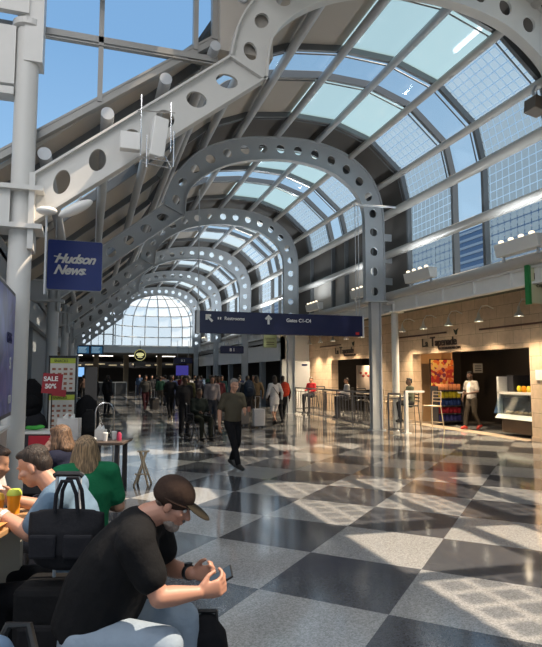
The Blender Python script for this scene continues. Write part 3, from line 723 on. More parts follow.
M = MB(); M.tube([(.37*cos(2*pi*k/28),-.06,.37*sin(2*pi*k/28)) for k in range(28)], .018, 6, close=True); obj('rim_ring', M, mat('pale_yellow', (.75,.72,.3), .5, emit=(.8,.75,.3), es=.5), t)
M = MB(); M.ell((0,-.055,.03), (.27,.015,.13)); M.box(-.16,.16,-.062,-.05,-.18,-.12); obj('emblem', M, mat('pale_yellow_face', (.75,.72,.35), .5, emit=(.8,.75,.35), es=.6), t)
M = MB(); M.tube([(0,0,.4),(0,0,1.0)], .02, 6); M.cbox((0,0,-.62), (.8,.08,.34)); obj('lower_plate', M, mat('grey_brown_plate', (.08,.075,.07), .6), t)
cream = mat('cream_sign_face', (.55,.55,.36), .5); green = mat('green_sign_edge', (.02,.2,.05), .4)
t = thing('blade_sign', 'cream hanging blade sign with green edge, above the shop at right', 'sign', (8.78,9.62,3.2))
M = MB(); M.box(.06,1.1,-.05,.05,0,.86); obj('sign_panel', M, cream, t, bevel=.01)
M = MB(); M.box(0,.06,-.06,.06,-.03,.92); obj('edge_strip', M, green, t)
brown_let = mat('brown_lettering', (.05,.03,.02), .5)
text('lettering', 'LaTap', .2, (.13,-.056,.5), FRONT, brown_let, t); text('lettering', 'CAFE', .09, (.2,-.056,.34), FRONT, brown_let, t)
t = thing('hanging_sign', 'pale green square sign hanging among the far arch legs', 'sign', (8.3,26,2.98))
M = MB(); rbox(M, -.33,.33,0,.66,-.04,.04,.03); obj('sign_panel', M, mat('pale_green_sign', (.34,.42,.24), .5), t)
M = MB(); M.tube([(0,0,.6),(0,0,1.1)], .014, 6); obj('hanger_rod', M, steel_grey, t)
text('lettering', 'LaTapenade', .1, (0,-.046,.4), FRONT, brown_let, t, align='CENTER'); 
for k in range(2): M = MB(); M.box(-.2,.2,-.046,-.04,.14+k*.1,.17+k*.1); obj('lettering_stroke', M, brown_let, t)
# facade lettering of the two shops
def facade(label, y, s, grp=None):
    t = thing('shop_lettering', label, 'sign', (10.775,y,2.62), 0)
    text('lettering', 'L', .40*s, (0,0,0), SIDE, brown_let, t, offset=.004, extrude=.015)
    text('lettering', 'a', .34*s, (0,-.22*s,0), SIDE, brown_let, t, offset=.004, extrude=.015)
    text('lettering', 'T', .44*s, (0,-.50*s,-.0), SIDE, brown_let, t, offset=.005, extrude=.015)
    text('lettering', 'apenade', .36*s, (0,-.78*s,0), SIDE, brown_let, t, offset=.005, extrude=.015, space=.95)
    text('lettering', 'MEDITERRANEAN CAFE', .11*s, (0,-.95*s,-.13*s), SIDE, brown_let, t, offset=.002, extrude=.01)
    M = MB(); M.tube([(-.02,-1.95*s,.30*s),(-.03,-1.98*s,.43*s),(-.02,-2.05*s,.48*s)], [.02,.03,.008], 6); M.tube([(-.02,-1.92*s,.30*s),(-.03,-1.88*s,.42*s),(-.02,-1.82*s,.47*s)], [.02,.03,.008], 6)
    obj('olive_sprig', M, mat('sprig_dark', (.04,.045,.03), .6), t)
facade('dark La Tapenade lettering over the near right shop opening', 16.75, 1.0)
facade('dark La Tapenade lettering on the shop wall behind the railing', 23.9, 1.0)
for lab, y0, y1, z in (('thin dark rail on the stone wall above the left end of the shop name', 18.2,15.3,3.02), ('thin dark rail on the stone wall at the far right', 13.7,10.0,2.99), ('thin dark rail on the stone wall above the farther shop name', 25.6,23.2,3.02)):
    t = thing('wall_rail', lab, 'rail', (10.74,(y0+y1)/2,z)); h = (y0-y1)/2
    M = MB(); M.bar((0,-h,0),(0,h,0), .03,.05); obj('bar', M, mat('rust_brown_metal', (.09,.04,.025), .5), t)
    for q in (-.8,.8):
        M = MB(); M.bar((0,h*q,0),(.06,h*q,0), .02,.02); obj('bracket', M, black_m, t)
# gooseneck lamps
alu = mat('brushed_aluminium', (.72,.72,.70), .35, .35, .03); bulb = emit_mat('lamp_glow', (1,.86,.62), 14)
names = ['leftmost gooseneck lamp over the near shop sign','second gooseneck lamp from the left over the near shop','middle gooseneck lamp above the shop lettering','gooseneck lamp just right of the shop lettering','gooseneck lamp beside the cream blade sign']
def goose(label, y, watt, grp):
    t = thing('gooseneck_lamp', label, 'lamp', (10.8,y,3.42), 0, grp)
    M = MB(); M.tube([(0,0,.12),(-.2,0,.2),(-.38,0,.18),(-.48,0,.05),(-.5,0,-.02)], .014, 8); obj('arm', M, alu, t, smooth=True)
    M = MB(); M.lathe((-.5,0,0), [(.025,.0),(.035,-.05),(.05,-.14),(.1,-.2),(.125,-.26),(.118,-.26),(.09,-.2)], 20); obj('lamp_shade', M, alu, t, smooth=True)
    M = MB(); M.ell((-.5,0,-.215), (.05,.05,.04)); obj('bulb', M, bulb, t)
    l = bpy.data.lights.new('lamp_light', 'SPOT'); l.energy = watt; l.color = (1,.78,.52); l.spot_size = radians(125); l.spot_blend = .8; l.shadow_soft_size = .06
    lo = bpy.data.objects.new('lamp_light', l); C.objects.link(lo); lo.parent = t; lo.location = (-.5,0,-.3); lo.rotation_euler = (0, radians(18), 0)
for nm, y in zip(names, (17.2,15.9,14.55,13.15,11.6)): goose(nm, y, LAMP, 'gooseneck lamps over the near shop')
for k, y in enumerate((25.9,24.5,23.1,21.7,20.3)): goose(['farthest of the small gooseneck lamps behind the long sign','second farthest gooseneck lamp behind the long sign','middle gooseneck lamp over the farther shop','gooseneck lamp right of the farther shop name','nearest gooseneck lamp over the farther shop'][k], y, LAMP, 'gooseneck lamps over the farther shop')
# uplight boxes on the lowest tube
def uplight(label, y, L=1.25, watt=60):
    t = thing('uplight_box', label, 'light fixture', (8.62,y,4.27), 0, 'uplight boxes on the tube')
    M = MB(); M.hexa([(-.1,-L/2,0),(.12,-L/2,0),(.12,L/2,0),(-.1,L/2,0),(-.16,-L/2,.27),(.12,-L/2,.27),(.12,L/2,.27),(-.16,L/2,.27)]); obj('housing', M, white_m, t, bevel=.01)
    for k in range(4):
        yy = -L*.36+k*L*.24
        M = MB(); M.ell((-.10,yy,.31), (.05,.07,.04)); obj('bulb', M, emit_mat('uplight_glow', (1,.85,.62), 1.6), t)
    for yy in (-L*.4,L*.4): M = MB(); M.bar((0,yy,-.12),(0,yy,.02), .04,.04); obj('bracket', M, steel_grey, t)
    l = bpy.data.lights.new('lamp_light', 'AREA'); l.shape = 'RECTANGLE'; l.size = .25; l.size_y = L; l.energy = watt; l.color = (.86,.94,1)
    lo = bpy.data.objects.new('lamp_light', l); C.objects.link(lo); lo.parent = t; lo.location = (-.35,0,.42); lo.rotation_euler = (0, radians(178), 0)
for lab, y in (('nearest uplight box on the tube, four glowing lamps',9.6),('uplight box on the tube left of the clear window strip',13.4),('uplight box on the tube just behind the big arch leg',16.9),('farther uplight box behind the arch leg',21.1),('added uplight box in the third bay beyond the long sign',28),('added uplight box in the fourth bay, far down the hall',36),('added farthest uplight box near the far glass end',44)): uplight(lab, y, watt=UPL*(3 if y > 25 else .6))  # boxes from the third bay on are added to brighten the far vault
# speaker on the upper right tube and equipment on the near rib
t = thing('loudspeaker', 'brown loudspeaker box hanging by the near arch at upper right', 'speaker', (8.4,8.75,7.05))
M = MB(); M.hexa([(-.18,-.16,-.1),(.14,-.16,-.16),(.14,.16,-.16),(-.18,.16,-.1),(-.15,-.16,.16),(.16,-.16,.12),(.16,.16,.12),(-.15,.16,.16)]); obj('cabinet', M, mat('brown_grey_box', (.13,.10,.075), .6), t, bevel=.01)
M = MB(); M.tube([(0,0,.12),(.02,.1,.35),(.1,.1,.5)], .03, 8); obj('bracket', M, steel_grey, t)
t = thing('antenna_unit', 'white radio equipment box with thin antennas on the near rib arm', 'antenna', (.78,7.55,4.62))
M = MB(); M.cbox((.03,0,.28), (.2,.14,.56), rz=.2, ry=.12); obj('housing', M, white_m, t, bevel=.012)
M = MB(); M.cbox((-.34,0,.18), (.26,.14,.24)); obj('side_box', M, white_m, t, bevel=.01)
M = MB()
for x, z0, z1 in ((-.2,.0,.85),(.2,.1,.8),(.24,-.1,.4),(-.12,-.15,.3)): M.tube([(x,-.02,z0),(x,-.02,z1)], .008, 6)
M.bar((-.25,-.02,.62),(.25,-.02,.66),.012,.012); M.bar((-.25,-.02,-.02),(.22,-.02,-.04),.014,.014); M.bar((-.2,0,-.08),(.2,0,-.12),.014,.014)
M.tube([(-.1,-.05,.1),(0,-.06,-.02),(.12,-.06,.02),(.2,-.04,-.12)], .008, 6); M.bar((0,.0,.2),(0,.3,.2),.05,.05)
obj('antenna_rod', M, chrome, t)
t = thing('floodlight', 'rounded white lamp head beside the near column, left one', 'light fixture', (-.57,7.6,3.72))
M = MB(); M.ell((0,0,.06), (.13,.1,.055), n=20); obj('lamp_head', M, white_m, t, smooth=True); M = MB(); M.tube([(0,.02,0),(0,.1,-1.0)], .014, 6); obj('stem', M, steel_grey, t)
t = thing('floodlight', 'long white oval lamp head under the near rib arm', 'light fixture', (-.22,7.6,3.78))
A = (norm((.85,0,.5)), V((0,1,0)), norm((-.5,0,.85))); M = MB(); M.ell((0,0,.06), (.24,.1,.07), A, n=20); obj('lamp_head', M, white_m, t, smooth=True); M = MB(); M.tube([(0,0,.1),(.05,.25,.3)], .016, 6); obj('stem', M, steel_grey, t)
# ------------------------------------------------------------------ pipe column beside the second rib's leg
M = MB(); M.tube([(9.02,15.5,0),(9.02,15.5,3.9)], .11, 20); a = struct('trim_70', M, steel, smooth=True)
M = MB(); M.cbox((9.0,15.5,3.62), (.5,.34,.06)); M.cbox((9.0,15.5,3.9), (.6,.34,.06)); obj('collar', M, steel, a)
# ------------------------------------------------------------------ near shop: poster, shelf of crisps, counter
t = thing('wall_poster', 'colourful red and orange poster inside the shop opening', 'poster', (12.07,16.5,0))
m, n, out = new_mat('poster_print'); b = n.nodes.new('ShaderNodeBsdfPrincipled'); tcx = n.nodes.new('ShaderNodeTexCoord'); vv = n.nodes.new('ShaderNodeTexVoronoi'); vv.inputs['Scale'].default_value = 9
n.links.new(tcx.outputs['Object'], vv.inputs[0]); s_ = n.nodes.new('ShaderNodeSeparateColor'); n.links.new(vv.outputs['Color'], s_.inputs[0]); r_ = n.nodes.new('ShaderNodeValToRGB'); n.links.new(s_.outputs[0], r_.inputs[0])
r_.color_ramp.interpolation = 'CONSTANT'; e_ = r_.color_ramp.elements; e_[0].color = (.35,.02,.02,1); e_[1].position = .8; e_[1].color = (.6,.3,.15,1)
for p_, c_ in ((.25,(.55,.12,.02,1)),(.45,(.16,.02,.06,1)),(.6,(.6,.4,.1,1))): q_ = e_.new(p_); q_.color = c_
n.links.new(r_.outputs[0], b.inputs['Base Color']); n.links.new(b.outputs[0], out.inputs[0]); poster_m = m
t.location = (12.0,17.2,1.2); M = MB(); M.box(-.45,.45,-.03,0,0,1.0); obj('print', M, poster_m, t); M = MB(); M.box(-.48,.48,0,.03,-.03,1.03); obj('frame', M, black_m, t)
t.location = (11.72,17.0,1.2)
t = thing('snack_shelf', 'dark tiered snack shelf inside the near shop', 'shelf', (11.62,16.6,0))
M = MB()
for z in (.12,.38,.64,.90,1.16): M.box(-.5,.5,-.2,.2,z-.02,z)
obj('shelf_board', M, dark_m, t)
M = MB()
for x in (-.5,.5): M.box(x-.02,x+.02,-.2,.2,0,1.3)
M.box(-.5,.5,.18,.2,0,1.3); obj('shelf_frame', M, dark_m, t)
bag_me = MB(); bag_me.chain([(0,0,.0),(0,0,.03),(0,0,.11),(0,0,.19),(0,0,.21)], [(.065,.008),(.075,.03),(.075,.04),(.075,.025),(.068,.006)], n=12, round_ends=False)
bm_ = bag_me.mesh('snack_bag'); bm_.shade_smooth(); bm_.materials.append(None)
rowc = [((.05,.05,.18),'dark blue'),((.3,.02,.03),'red'),((.03,.06,.2),'blue'),((.55,.45,.03),'yellow'),((.6,.25,.12),'orange')]
for r_i, (cc, cn) in enumerate(rowc):
    for k in range(6):
        o = bpy.data.objects.new('snack_bag', bm_); C.objects.link(o); o.location = (11.22+k*.16,16.52,.12+.26*r_i+.001); o.rotation_euler = (0,0,random.uniform(-.12,.12))
        o.material_slots[0].link = 'OBJECT'; o.material_slots[0].material = cm('fabric', cc)
        tag(o, '%s snack bag in a row on the shop shelf, %s' % (cn, ['lowest tier','second tier from below','middle tier','second tier from the top','top tier'][r_i]), 'snack', 'snack bags on the shelf, %s tier' % ['lowest','second','middle','fourth','top'][r_i])
t = thing('display_counter', 'curved metal display counter at the right of the shop opening', 'counter', (11.5,12.65,0)); t.scale = (1.25,1.15,1.15)
M = MB(); M.chain([(0,-.62,.0),(0,-.62,.35)], [(.25,.25)]*2) if False else M.box(-.35,.4,-.7,.55,.08,.42); obj('base', M, mat('dark_brown_panel', (.08,.05,.03), .4), t, bevel=.02)
M = MB(); M.hexa([(-.5,-.7,.42),(.4,-.7,.42),(.4,.6,.42),(-.5,.6,.42),(-.42,-.7,.52),(.4,-.7,.52),(.4,.6,.52),(-.42,.6,.52)]); obj('metal_shelf', M, alu, t, bevel=.01)
M = MB(); M.box(-.3,.4,-.7,.6,.52,.9); obj('case_body', M, dark_m, t)
M = MB(); M.hexa([(-.52,-.7,.54),(-.5,-.7,.54),(-.5,.6,.54),(-.52,.6,.54),(-.36,-.7,1.0),(-.34,-.7,1.0),(-.34,.6,1.0),(-.36,.6,1.0)]); obj('glass_front', M, glass_mat('counter_glass', (.8,.85,.85), gloss=.2), t)
M = MB(); M.box(-.4,.4,-.72,.62,1.0,1.05); M.box(-.4,.4,.55,.62,.5,1.42); obj('case_top', M, alu, t)
M = MB(); M.box(-.2,.3,.3,.5,1.05,1.45); obj('till', M, dark_m, t)
for k, (yy, cc, cn) in enumerate(((.28,(.8,.6,.05),'yellow'),(.1,(.75,.3,.02),'orange'),(-.1,(.8,.62,.1),'pale yellow'),(-.3,(.6,.12,.02),'red'))):
    o = bpy.data.objects.new('fruit_bag', bm_); C.objects.link(o); o.location = (11.35,12.6+yy,1.211); o.rotation_euler = (0,0,1.3+k*.2); o.scale = (1.0,1.6,.8)
    o.material_slots[0].link = 'OBJECT'; o.material_slots[0].material = cm('fabric', cc); tag(o, '%s packet on top of the shop display counter' % cn, 'snack')
food = mat('pastries', (.45,.3,.15), .6)
for k in range(7):
    M = MB(); M.ell((11.12,12.05+k*.17,.655), (.07,.07,.045)); o = obj('pastry', M, food, smooth=True); tag(o, 'round pastry in a row behind the counter glass', 'pastry', 'pastries behind the counter glass')
t = thing('menu_board', 'small dark menu card hanging on the back wall of the shop', 'sign', (12.9,16.6,1.75))
M = MB(); M.box(-.18,.18,-.02,.02,0,.32); obj('card', M, mat('grey_card', (.2,.2,.2), .6), t); M = MB()
for k in range(3): M.box(-.13,.13,-.03,-.02,.06+k*.08,.09+k*.08)
obj('lettering_stroke', M, black_m, t)
t = thing('notice', 'small white notice on the stone pier right of the shop', 'notice', (10.79,11.5,1.55)); M = MB(); M.box(-.02,0,-.14,.14,0,.26); obj('sheet', M, white_m, t)
# bag of warm light inside
for loc, e, col in (((11.45,15.6,2.7),12,(1,.62,.3)), ((12.6,13.8,2.6),10,(1,.75,.5)), ((12.2,22.5,2.5),20,(1,.75,.5))):
    t = thing('ceiling_lamp', 'small round ceiling lamp inside a shop', 'lamp', loc, 0, 'ceiling lamps inside the shops')
    M = MB(); M.lathe((0,0,0), [(.0,.0),(.1,0),(.12,.1),(.0,.12)], 16); obj('lamp_shade', M, alu, t)
    l = bpy.data.lights.new('lamp_light', 'SPOT'); l.energy = e*6; l.color = col; l.spot_size = radians(95); l.spot_blend = .6; l.shadow_soft_size = .06; lo = bpy.data.objects.new('lamp_light', l); C.objects.link(lo); lo.parent = t; lo.location = (0,0,-.06); lo.rotation_euler = V((-.35,-1.0,.75)).to_track_quat('Z','Y').to_euler()
t = thing('wall_poster', 'pale framed poster in the farther shop opening', 'poster', (11.9,23.2,1.0))
M = MB(); M.box(-.4,.4,-.03,0,0,1.1); obj('print', M, mat('pale_print', (.6,.5,.42), .6), t); M = MB()
for k in range(4): M.ell((-.2+.13*k,-.04,.75-.12*(k%2)), (.07,.02,.06))
obj('picture', M, mat('red_print', (.35,.06,.05), .6), t)
t = thing('partition_board', 'tall pale grey partition board standing beside the farther shop', 'partition', (9.0,24,0))
M = MB(); M.box(-.55,.55,-.04,.04,1.05,2.27); obj('board', M, mat('pale_grey_board', (.42,.43,.44), .5), t, bevel=.01); M = MB()
for x in (-.5,.5): M.box(x-.03,x+.03,-.03,.03,0,1.06)
obj('leg', M, steel_grey, t); M = MB(); M.box(.15,.42,-.05,-.04,2.08,2.16); obj('label_strip', M, navy_sign, t)
# ------------------------------------------------------------------ railings, high tables, high chairs
rail_m = mat('dark_railing_steel', (.13,.13,.14), .35, .7)
def railing(label, pts, h=1.12, pitch=.12, m_=rail_m):
    o = V((*pts[0],0)); t = thing('railing', label, 'railing', o, 0, 'railings around the cafe seating')
    for a, b_ in zip(pts, pts[1:]):
        a, b_ = V((*a,0))-o, V((*b_,0))-o; L = (b_-a).length; d = (b_-a).normalized(); up = V((0,0,1))
        M = MB(); M.tube([a+up*h, b_+up*h], .028, 8); M.tube([a+up*(h-.14), b_+up*(h-.14)], .014, 6); M.tube([a+up*.1, b_+up*.1], .016, 6); obj('rail', M, m_, t)
        M = MB(); k = 0
        while k*pitch < L:
            p = a+d*k*pitch; q = p+d*(.07 if k % 2 else -.05)
            M.tube([p+up*.1, p.lerp(q,.5)+up*.5, q+up*(h-.14)], .008, 5); k += 1
        obj('baluster', M, m_, t)
        nP = max(1, round(L/1.5))
        for k in range(nP+1):
            M = MB(); p = a+d*L*k/nP; M.tube([p, p+up*h], .024, 8); obj('post', M, m_, t)
railing('long dark railing running back from the big arch leg', [(8.45,16.1),(8.5,20.0),(8.6,24.8)])
railing('short railing between the arch leg and the white gate post', [(8.58,15.2),(8.7,14.72)])
railing('dark railing crossing behind the seated cafe guests', [(8.6,25.0),(10.7,25.0)])
t = thing('gate_post', 'white square post at the end of the cafe railing', 'post', (8.82,14.6,0))
M = MB(); M.box(-.05,.05,-.05,.05,0,1.22); obj('post', M, white_m, t, bevel=.008); M = MB(); M.box(-.05,.6,-.04,.04,1.16,1.22); obj('top_rail', M, white_m, t); M = MB(); M.box(-.1,.1,-.1,.1,0,.02); obj('base', M, white_m, t)
def high_table(label, x, y):
    t = thing('high_table', label, 'table', (x,y,0), 0, 'high cafe tables behind the railing')
    M = MB(); M.lathe((0,0,1.0), [(0,0),(.32,0),(.33,.02),(.32,.04),(0,.04)], 24); obj('tabletop', M, mat('table_laminate', (.5,.42,.32), .4), t)
    M = MB(); M.tube([(0,0,.02),(0,0,1.0)], .03, 10); obj('column', M, rail_m, t); M = MB(); M.lathe((0,0,0), [(.25,0),(.24,.02),(.04,.05)], 20); obj('base', M, rail_m, t)
def high_chair(label, x, y, rz, m_, grp='high cafe chairs behind the railing'):
    t = thing('high_chair', label, 'chair', (x,y,0), rz, grp)
    M = MB(); M.box(-.2,.2,-.2,.2,.72,.76); obj('seat', M, m_, t, bevel=.01)
    for sx in (-1,1):
        for sy in (-1,1):
            M = MB(); top = 1.18 if sy < 0 else .73
            M.tube([(sx*.25,sy*.24,0),(sx*.18,sy*.18,.74)]+([(sx*.17,-.22,1.18)] if sy < 0 else []), .014, 8); obj('leg', M, m_, t)
    M = MB()
    for z in (.25,): 
        for a, b_ in (((-.23,-.22),(.23,-.22)),((.23,-.22),(.23,.22)),((.23,.22),(-.23,.22)),((-.23,.22),(-.23,-.22))): M.tube([(a[0],a[1],z),(b_[0],b_[1],z)], .01, 6)
    obj('footrest', M, m_, t)
    M = MB()
    for z in (.88,.98,1.08,1.17): M.box(-.17,.17,-.235,-.215,z-.02,z+.02)
    obj('backrest', M, m_, t)
pale_wood = mat('pale_wood', (.48,.38,.26), .5, bump=.1)
high_chair('pale high chair with slatted back beside the shop pier', 9.95,15.0,radians(100), pale_wood)
high_table('round high table in front of the man by the gate post', 9.05,15.6)
dk = mat('dark_chair_metal', (.07,.065,.06), .4, .4)
for lab, x, y, rz in (('dark high chair behind the near end of the long railing',9.3,17.6,.3),('dark high chair below the farther shop poster',9.6,18.9,2.9),('dark high chair beside the seated guest in white',9.6,20.2,1.4),('dark high chair behind the red dressed guest',9.35,23.3,2.2),('pale high chair deep behind the railing',10.0,17.9,-1.4)):
    high_chair(lab, x, y, rz, dk if 'dark' in lab else pale_wood)
high_table('round high table near the arch leg behind the railing', 9.4,18.3); high_table('round high table between the two seated guests', 9.3,21.6)
# ------------------------------------------------------------------ far hall fittings
warm = emit_mat('strip_glow', (1,.92,.8), 4.0)
for k, x in enumerate((-1.5,1.2,4.0,7.0)):
    t = thing('strip_light', 'thin ceiling strip light in the far concession hall', 'light fixture', (x,54+k%2,3.38), 0, 'strip lights of the far hall')
    M = MB(); M.box(-.9,.9,-.06,.06,0,.05); obj('diffuser', M, warm, t); l = bpy.data.lights.new('lamp_light', 'AREA'); l.shape = 'RECTANGLE'; l.size = 1.8; l.size_y = .5; l.energy = 25; l.color = (1,.93,.82); lo = bpy.data.objects.new('lamp_light', l); C.objects.link(lo); lo.parent = t; lo.location = (0,0,-.04); M = MB(); M.box(-.95,.95,-.08,.08,.05,.07); obj('housing', M, steel_grey, t)
for lab, x, y, w_ in (('long pale service counter at the far end, left half',1.2,48.6,3.6),('pale service counter at the far end, right half',5.6,50.5,3.4)):
    t = thing('service_counter', lab, 'counter', (x,y,0)); M = MB(); M.box(-w_/2,w_/2,0,.5,1.0,1.06); obj('countertop', M, wall_white, t)
    M = MB(); M.box(-w_/2,w_/2,.04,.46,.02,1.0); obj('front_panel', M, mat('grey_brown_front', (.1,.1,.1), .5), t); M = MB()
    for k in range(5): xx = -w_/2+k*w_/4; M.box(xx-.03,xx+.03,-.02,.04,0,1.0)
    obj('post', M, steel_grey, t)
for lab, x, z, c_, s_ in (('blue lit screen in the far hall on the left',-.9,1.5,(.25,.5,.9),1.0),('violet blue banner in the far hall right of centre',7.2,1.6,(.08,.07,.4),.5)):
    t = thing('lit_screen', lab, 'screen', (x,52 if x < 0 else 46,z)); M = MB(); M.box(-.5,.5,-.03,0,0,.8); obj('screen', M, emit_mat('screen_glow', c_, s_), t); M = MB(); M.box(-.55,.55,0,.04,-1.5,.85); obj('frame', M, black_m, t)
t = thing('menu_fascia', 'long dark menu fascia with pale lettering strips in the far hall', 'sign', (3.3,55,2.3)); M = MB(); M.box(-5,5,0,.1,0,.55); obj('panel', M, dark_m, t); M = MB()
for k in range(9): x = -4.7+k*1.05; M.box(x,x+.7,-.02,0,.18+.05*(k%3),.30+.05*(k%3))
obj('lettering_strip', M, mat('dim_lettering', (.5,.42,.28), .5, emit=(.6,.5,.3), es=.35), t)
# ------------------------------------------------------------------ left side: poster, menu boards, luggage and stock
m, n, out = new_mat('violet_blue_poster'); b = n.nodes.new('ShaderNodeBsdfPrincipled'); tcx = n.nodes.new('ShaderNodeTexCoord'); vv = n.nodes.new('ShaderNodeTexNoise'); vv.inputs['Scale'].default_value = 2.2; vv.inputs['Distortion'].default_value = 1.5
n.links.new(tcx.outputs['Object'], vv.inputs[0]); r_ = n.nodes.new('ShaderNodeValToRGB'); n.links.new(vv.outputs['Fac'], r_.inputs[0]); e_ = r_.color_ramp.elements
e_[0].position = .35; e_[0].color = (.03,.03,.2,1); e_[1].position = .7; e_[1].color = (.2,.16,.4,1); q_ = e_.new(.52); q_.color = (.07,.09,.4,1)
n.links.new(r_.outputs[0], b.inputs['Base Color']); b.inputs['Roughness'].default_value = .3; n.links.new(b.outputs[0], out.inputs[0]); vio = m
t = thing('advertising_panel', 'violet blue advertising panel at the left edge beside the column', 'poster', (-.90,7.55,1.2))
M = MB(); M.box(-.06,0,-2.5,.1,0,1.5); obj('frame', M, mat('dark_frame', (.03,.03,.05), .4), t); M = MB(); M.box(0,.012,-2.44,.04,.05,1.45); obj('print', M, vio, t)
for k, (z, s_, tx) in enumerate(((.86,.17,'PLUS'),(.56,.2,'S'),(.16,.14,'GO'))):
    text('lettering', tx, s_, (.018,-.6 if k == 0 else -.34,z), (pi/2,0,pi/2), mat('dark_blue_print', (.02,.02,.1), .5) if k == 0 else white_let, t)
t = thing('pedestal_cabinet', 'beige cabinet under the violet advertising panel', 'cabinet', (-1.0,6.6,0)); M = MB(); M.box(-.3,.08,-1.4,.95,0,1.05); obj('body', M, mat('beige_laminate', (.5,.42,.36), .5), t, bevel=.015); M = MB(); M.box(-.32,.1,-1.42,.97,1.05,1.08); obj('countertop', M, white_m, t)
lime = mat('lime_header', (.42,.5,.05), .5); menu_w = mat('menu_sheet', (.62,.6,.55), .5)
t = thing('menu_stand', 'black framed stand with two stacked food menus under lime headers', 'menu board', (-.39,9.45,0))
M = MB(); M.box(-.21,.21,0,.05,.1,1.99); M.box(-.3,.3,-.15,.2,0,.04); obj('frame', M, black_m, t)
for z0 in (1.43,.86):
    M = MB(); M.box(-.185,.185,-.01,0,z0,z0+.52); p = obj('menu_panel', M, menu_w, t)
    M = MB(); M.box(-.185,.185,-.018,-.01,z0+.44,z0+.52); obj('header_strip', M, lime, p); M = MB()
    random.seed(int(z0*100))
    for r in range(5):
        for c_ in range(4): x = -.15+c_*.085; z = z0+.05+r*.075; M.cbox((x+.02,-.014,z), (random.uniform(.03,.06),.008,random.uniform(.02,.045)))
    obj('food_picture', M, mat('food_print', (.32,.12,.07), .6, var=.5, scale=60), p)
    text('lettering', 'SNACKS', .055, (-.13,-.02,z0+.46), FRONT, black_m, p)
t = thing('sale_sign', 'red SALE sign with white letters in front of the menus', 'sign', (-.52,9.12,1.42)); redm = mat('sale_red', (.32,.02,.03), .5)
M = MB(); M.cbox((0,0,.14), (.28,.02,.3), ry=.08); obj('card', M, redm, t); M = MB(); M.cbox((.1,.01,-.0), (.2,.02,.1), ry=.1); obj('tab', M, redm, t)
text('lettering', 'SALE', .095, (-.12,-.014,.18), FRONT, white_let, t, offset=.003); text('lettering', '50%', .095, (-.10,-.014,.07), FRONT, white_let, t, offset=.003)
M = MB(); M.tube([(0,.02,-1.42),(0,.02,.1)], .01, 6); M.lathe((0,.02,-1.42), [(.12,0),(.11,.02),(.01,.03)], 16); obj('stand', M, black_m, t)
t = thing('hoop_stand', 'chrome hoop shaped stand beside the dark luggage', 'stand', (.26,9.45,0))
M = MB(); M.tube([(-.14,0,.02)]+[(-.14,0,z) for z in (.5,1.1)]+[(.14*cos(a),0,1.1+.15*sin(a)) for a in [pi*(1-k/8) for k in range(1,8)]]+[(.14,0,1.1),(.14,0,.5),(.14,0,.02)], .011, 8); obj('hoop', M, chrome, t, smooth=True)
M = MB(); M.box(-.18,.18,-.15,.15,0,.02); obj('base', M, chrome, t)
def soft_bag(label, loc, size, col, kind='backpack', cat='bag', rz=0, strap=True, pockets=True, grp=None, extra=None):
    m_ = cm('fabric', col); t = thing(kind, label, cat, loc, rz, grp); a, d, h = size
    M = MB(); M.chain([(0,0,.03),(0,0,h*.2),(0,0,h*.6),(0,0,h*.88),(0,0,h*.97)], [(a*.46,d*.46),(a*.5,d*.5),(a*.49,d*.47),(a*.4,d*.36),(a*.25,d*.2)], n=18)
    o = link('body', remesh(M, 'body', .018, 3), m_, t)
    if pockets:
        M = MB(); M.ell((0,-d*.46,h*.34), (a*.36,d*.16,h*.22)); obj('pocket', M, m_, t, smooth=True)
    if strap:
        M = MB(); M.tube([(-.05,0,h*.93),(-.045,0,h*1.06),(.045,0,h*1.06),(.05,0,h*.93)], .012, 6); obj('handle', M, black_m, t)
    return t
blk = (.013,.013,.015)
soft_bag('black backpack hanging high beside the left column', (-.88,10.0,1.09), (.36,.25,.5), blk)
soft_bag('dark bag below the hanging backpack, left of the menus', (-.8,10.0,.69), (.34,.28,.38), (.03,.03,.035))
soft_bag('large black duffel bag right of the menu stand', (-.02,10.12,.69), (.42,.25,.62), blk, 'duffel_bag')
soft_bag('black bag with white letters beside the hoop stand', (.03,9.86,.69), (.3,.17,.4), (.02,.02,.022), 'duffel_bag')
M = MB(); M.box(-1.1,.22,9.75,10.3,0,.69); tag(obj('stock_counter', M, dark_m, bevel=.01), 'dark low counter carrying the black bags by the menus', 'counter')
t = thing('banner_post', 'dark grey rectangular post behind the black duffel bag', 'post', (.05,12.5,0)); M = MB(); M.box(-.12,.12,-.06,.06,.03,1.85); obj('post', M, mat('dark_grey_panel', (.05,.05,.055), .5), t); M = MB(); M.box(-.2,.2,-.15,.15,0,.03); obj('base', M, black_m, t)
# ------------------------------------------------------------------ near hall: light panels out of view, added as fill
fill_m = emit_mat('fill_panel_glow', (1,.95,.88), 2.0)
for k, (x, y) in enumerate(((-5,-3.5),(-1.5,-3.5),(-5,0),(-1.5,0),(-5,3.5),(-1.2,3.5))):
    t = thing('hall_fill_panel', 'added square fill light panel over the near hall, out of view', 'light fixture', (x,y,9.3), 0, 'added fill light panels of the near hall')
    M = MB(); M.box(-.7,.7,-.7,.7,0,.04); obj('diffuser', M, fill_m, t); M = MB(); M.box(-.76,.76,-.76,.76,.04,.15); obj('frame', M, steel_grey, t)
    l = bpy.data.lights.new('lamp_light', 'AREA'); l.shape = 'SQUARE'; l.size = 1.4; l.energy = HALL_FILL; l.color = (.95,.96,1); lo = bpy.data.objects.new('lamp_light', l); C.objects.link(lo); lo.parent = t; lo.location = (0,0,-.05)
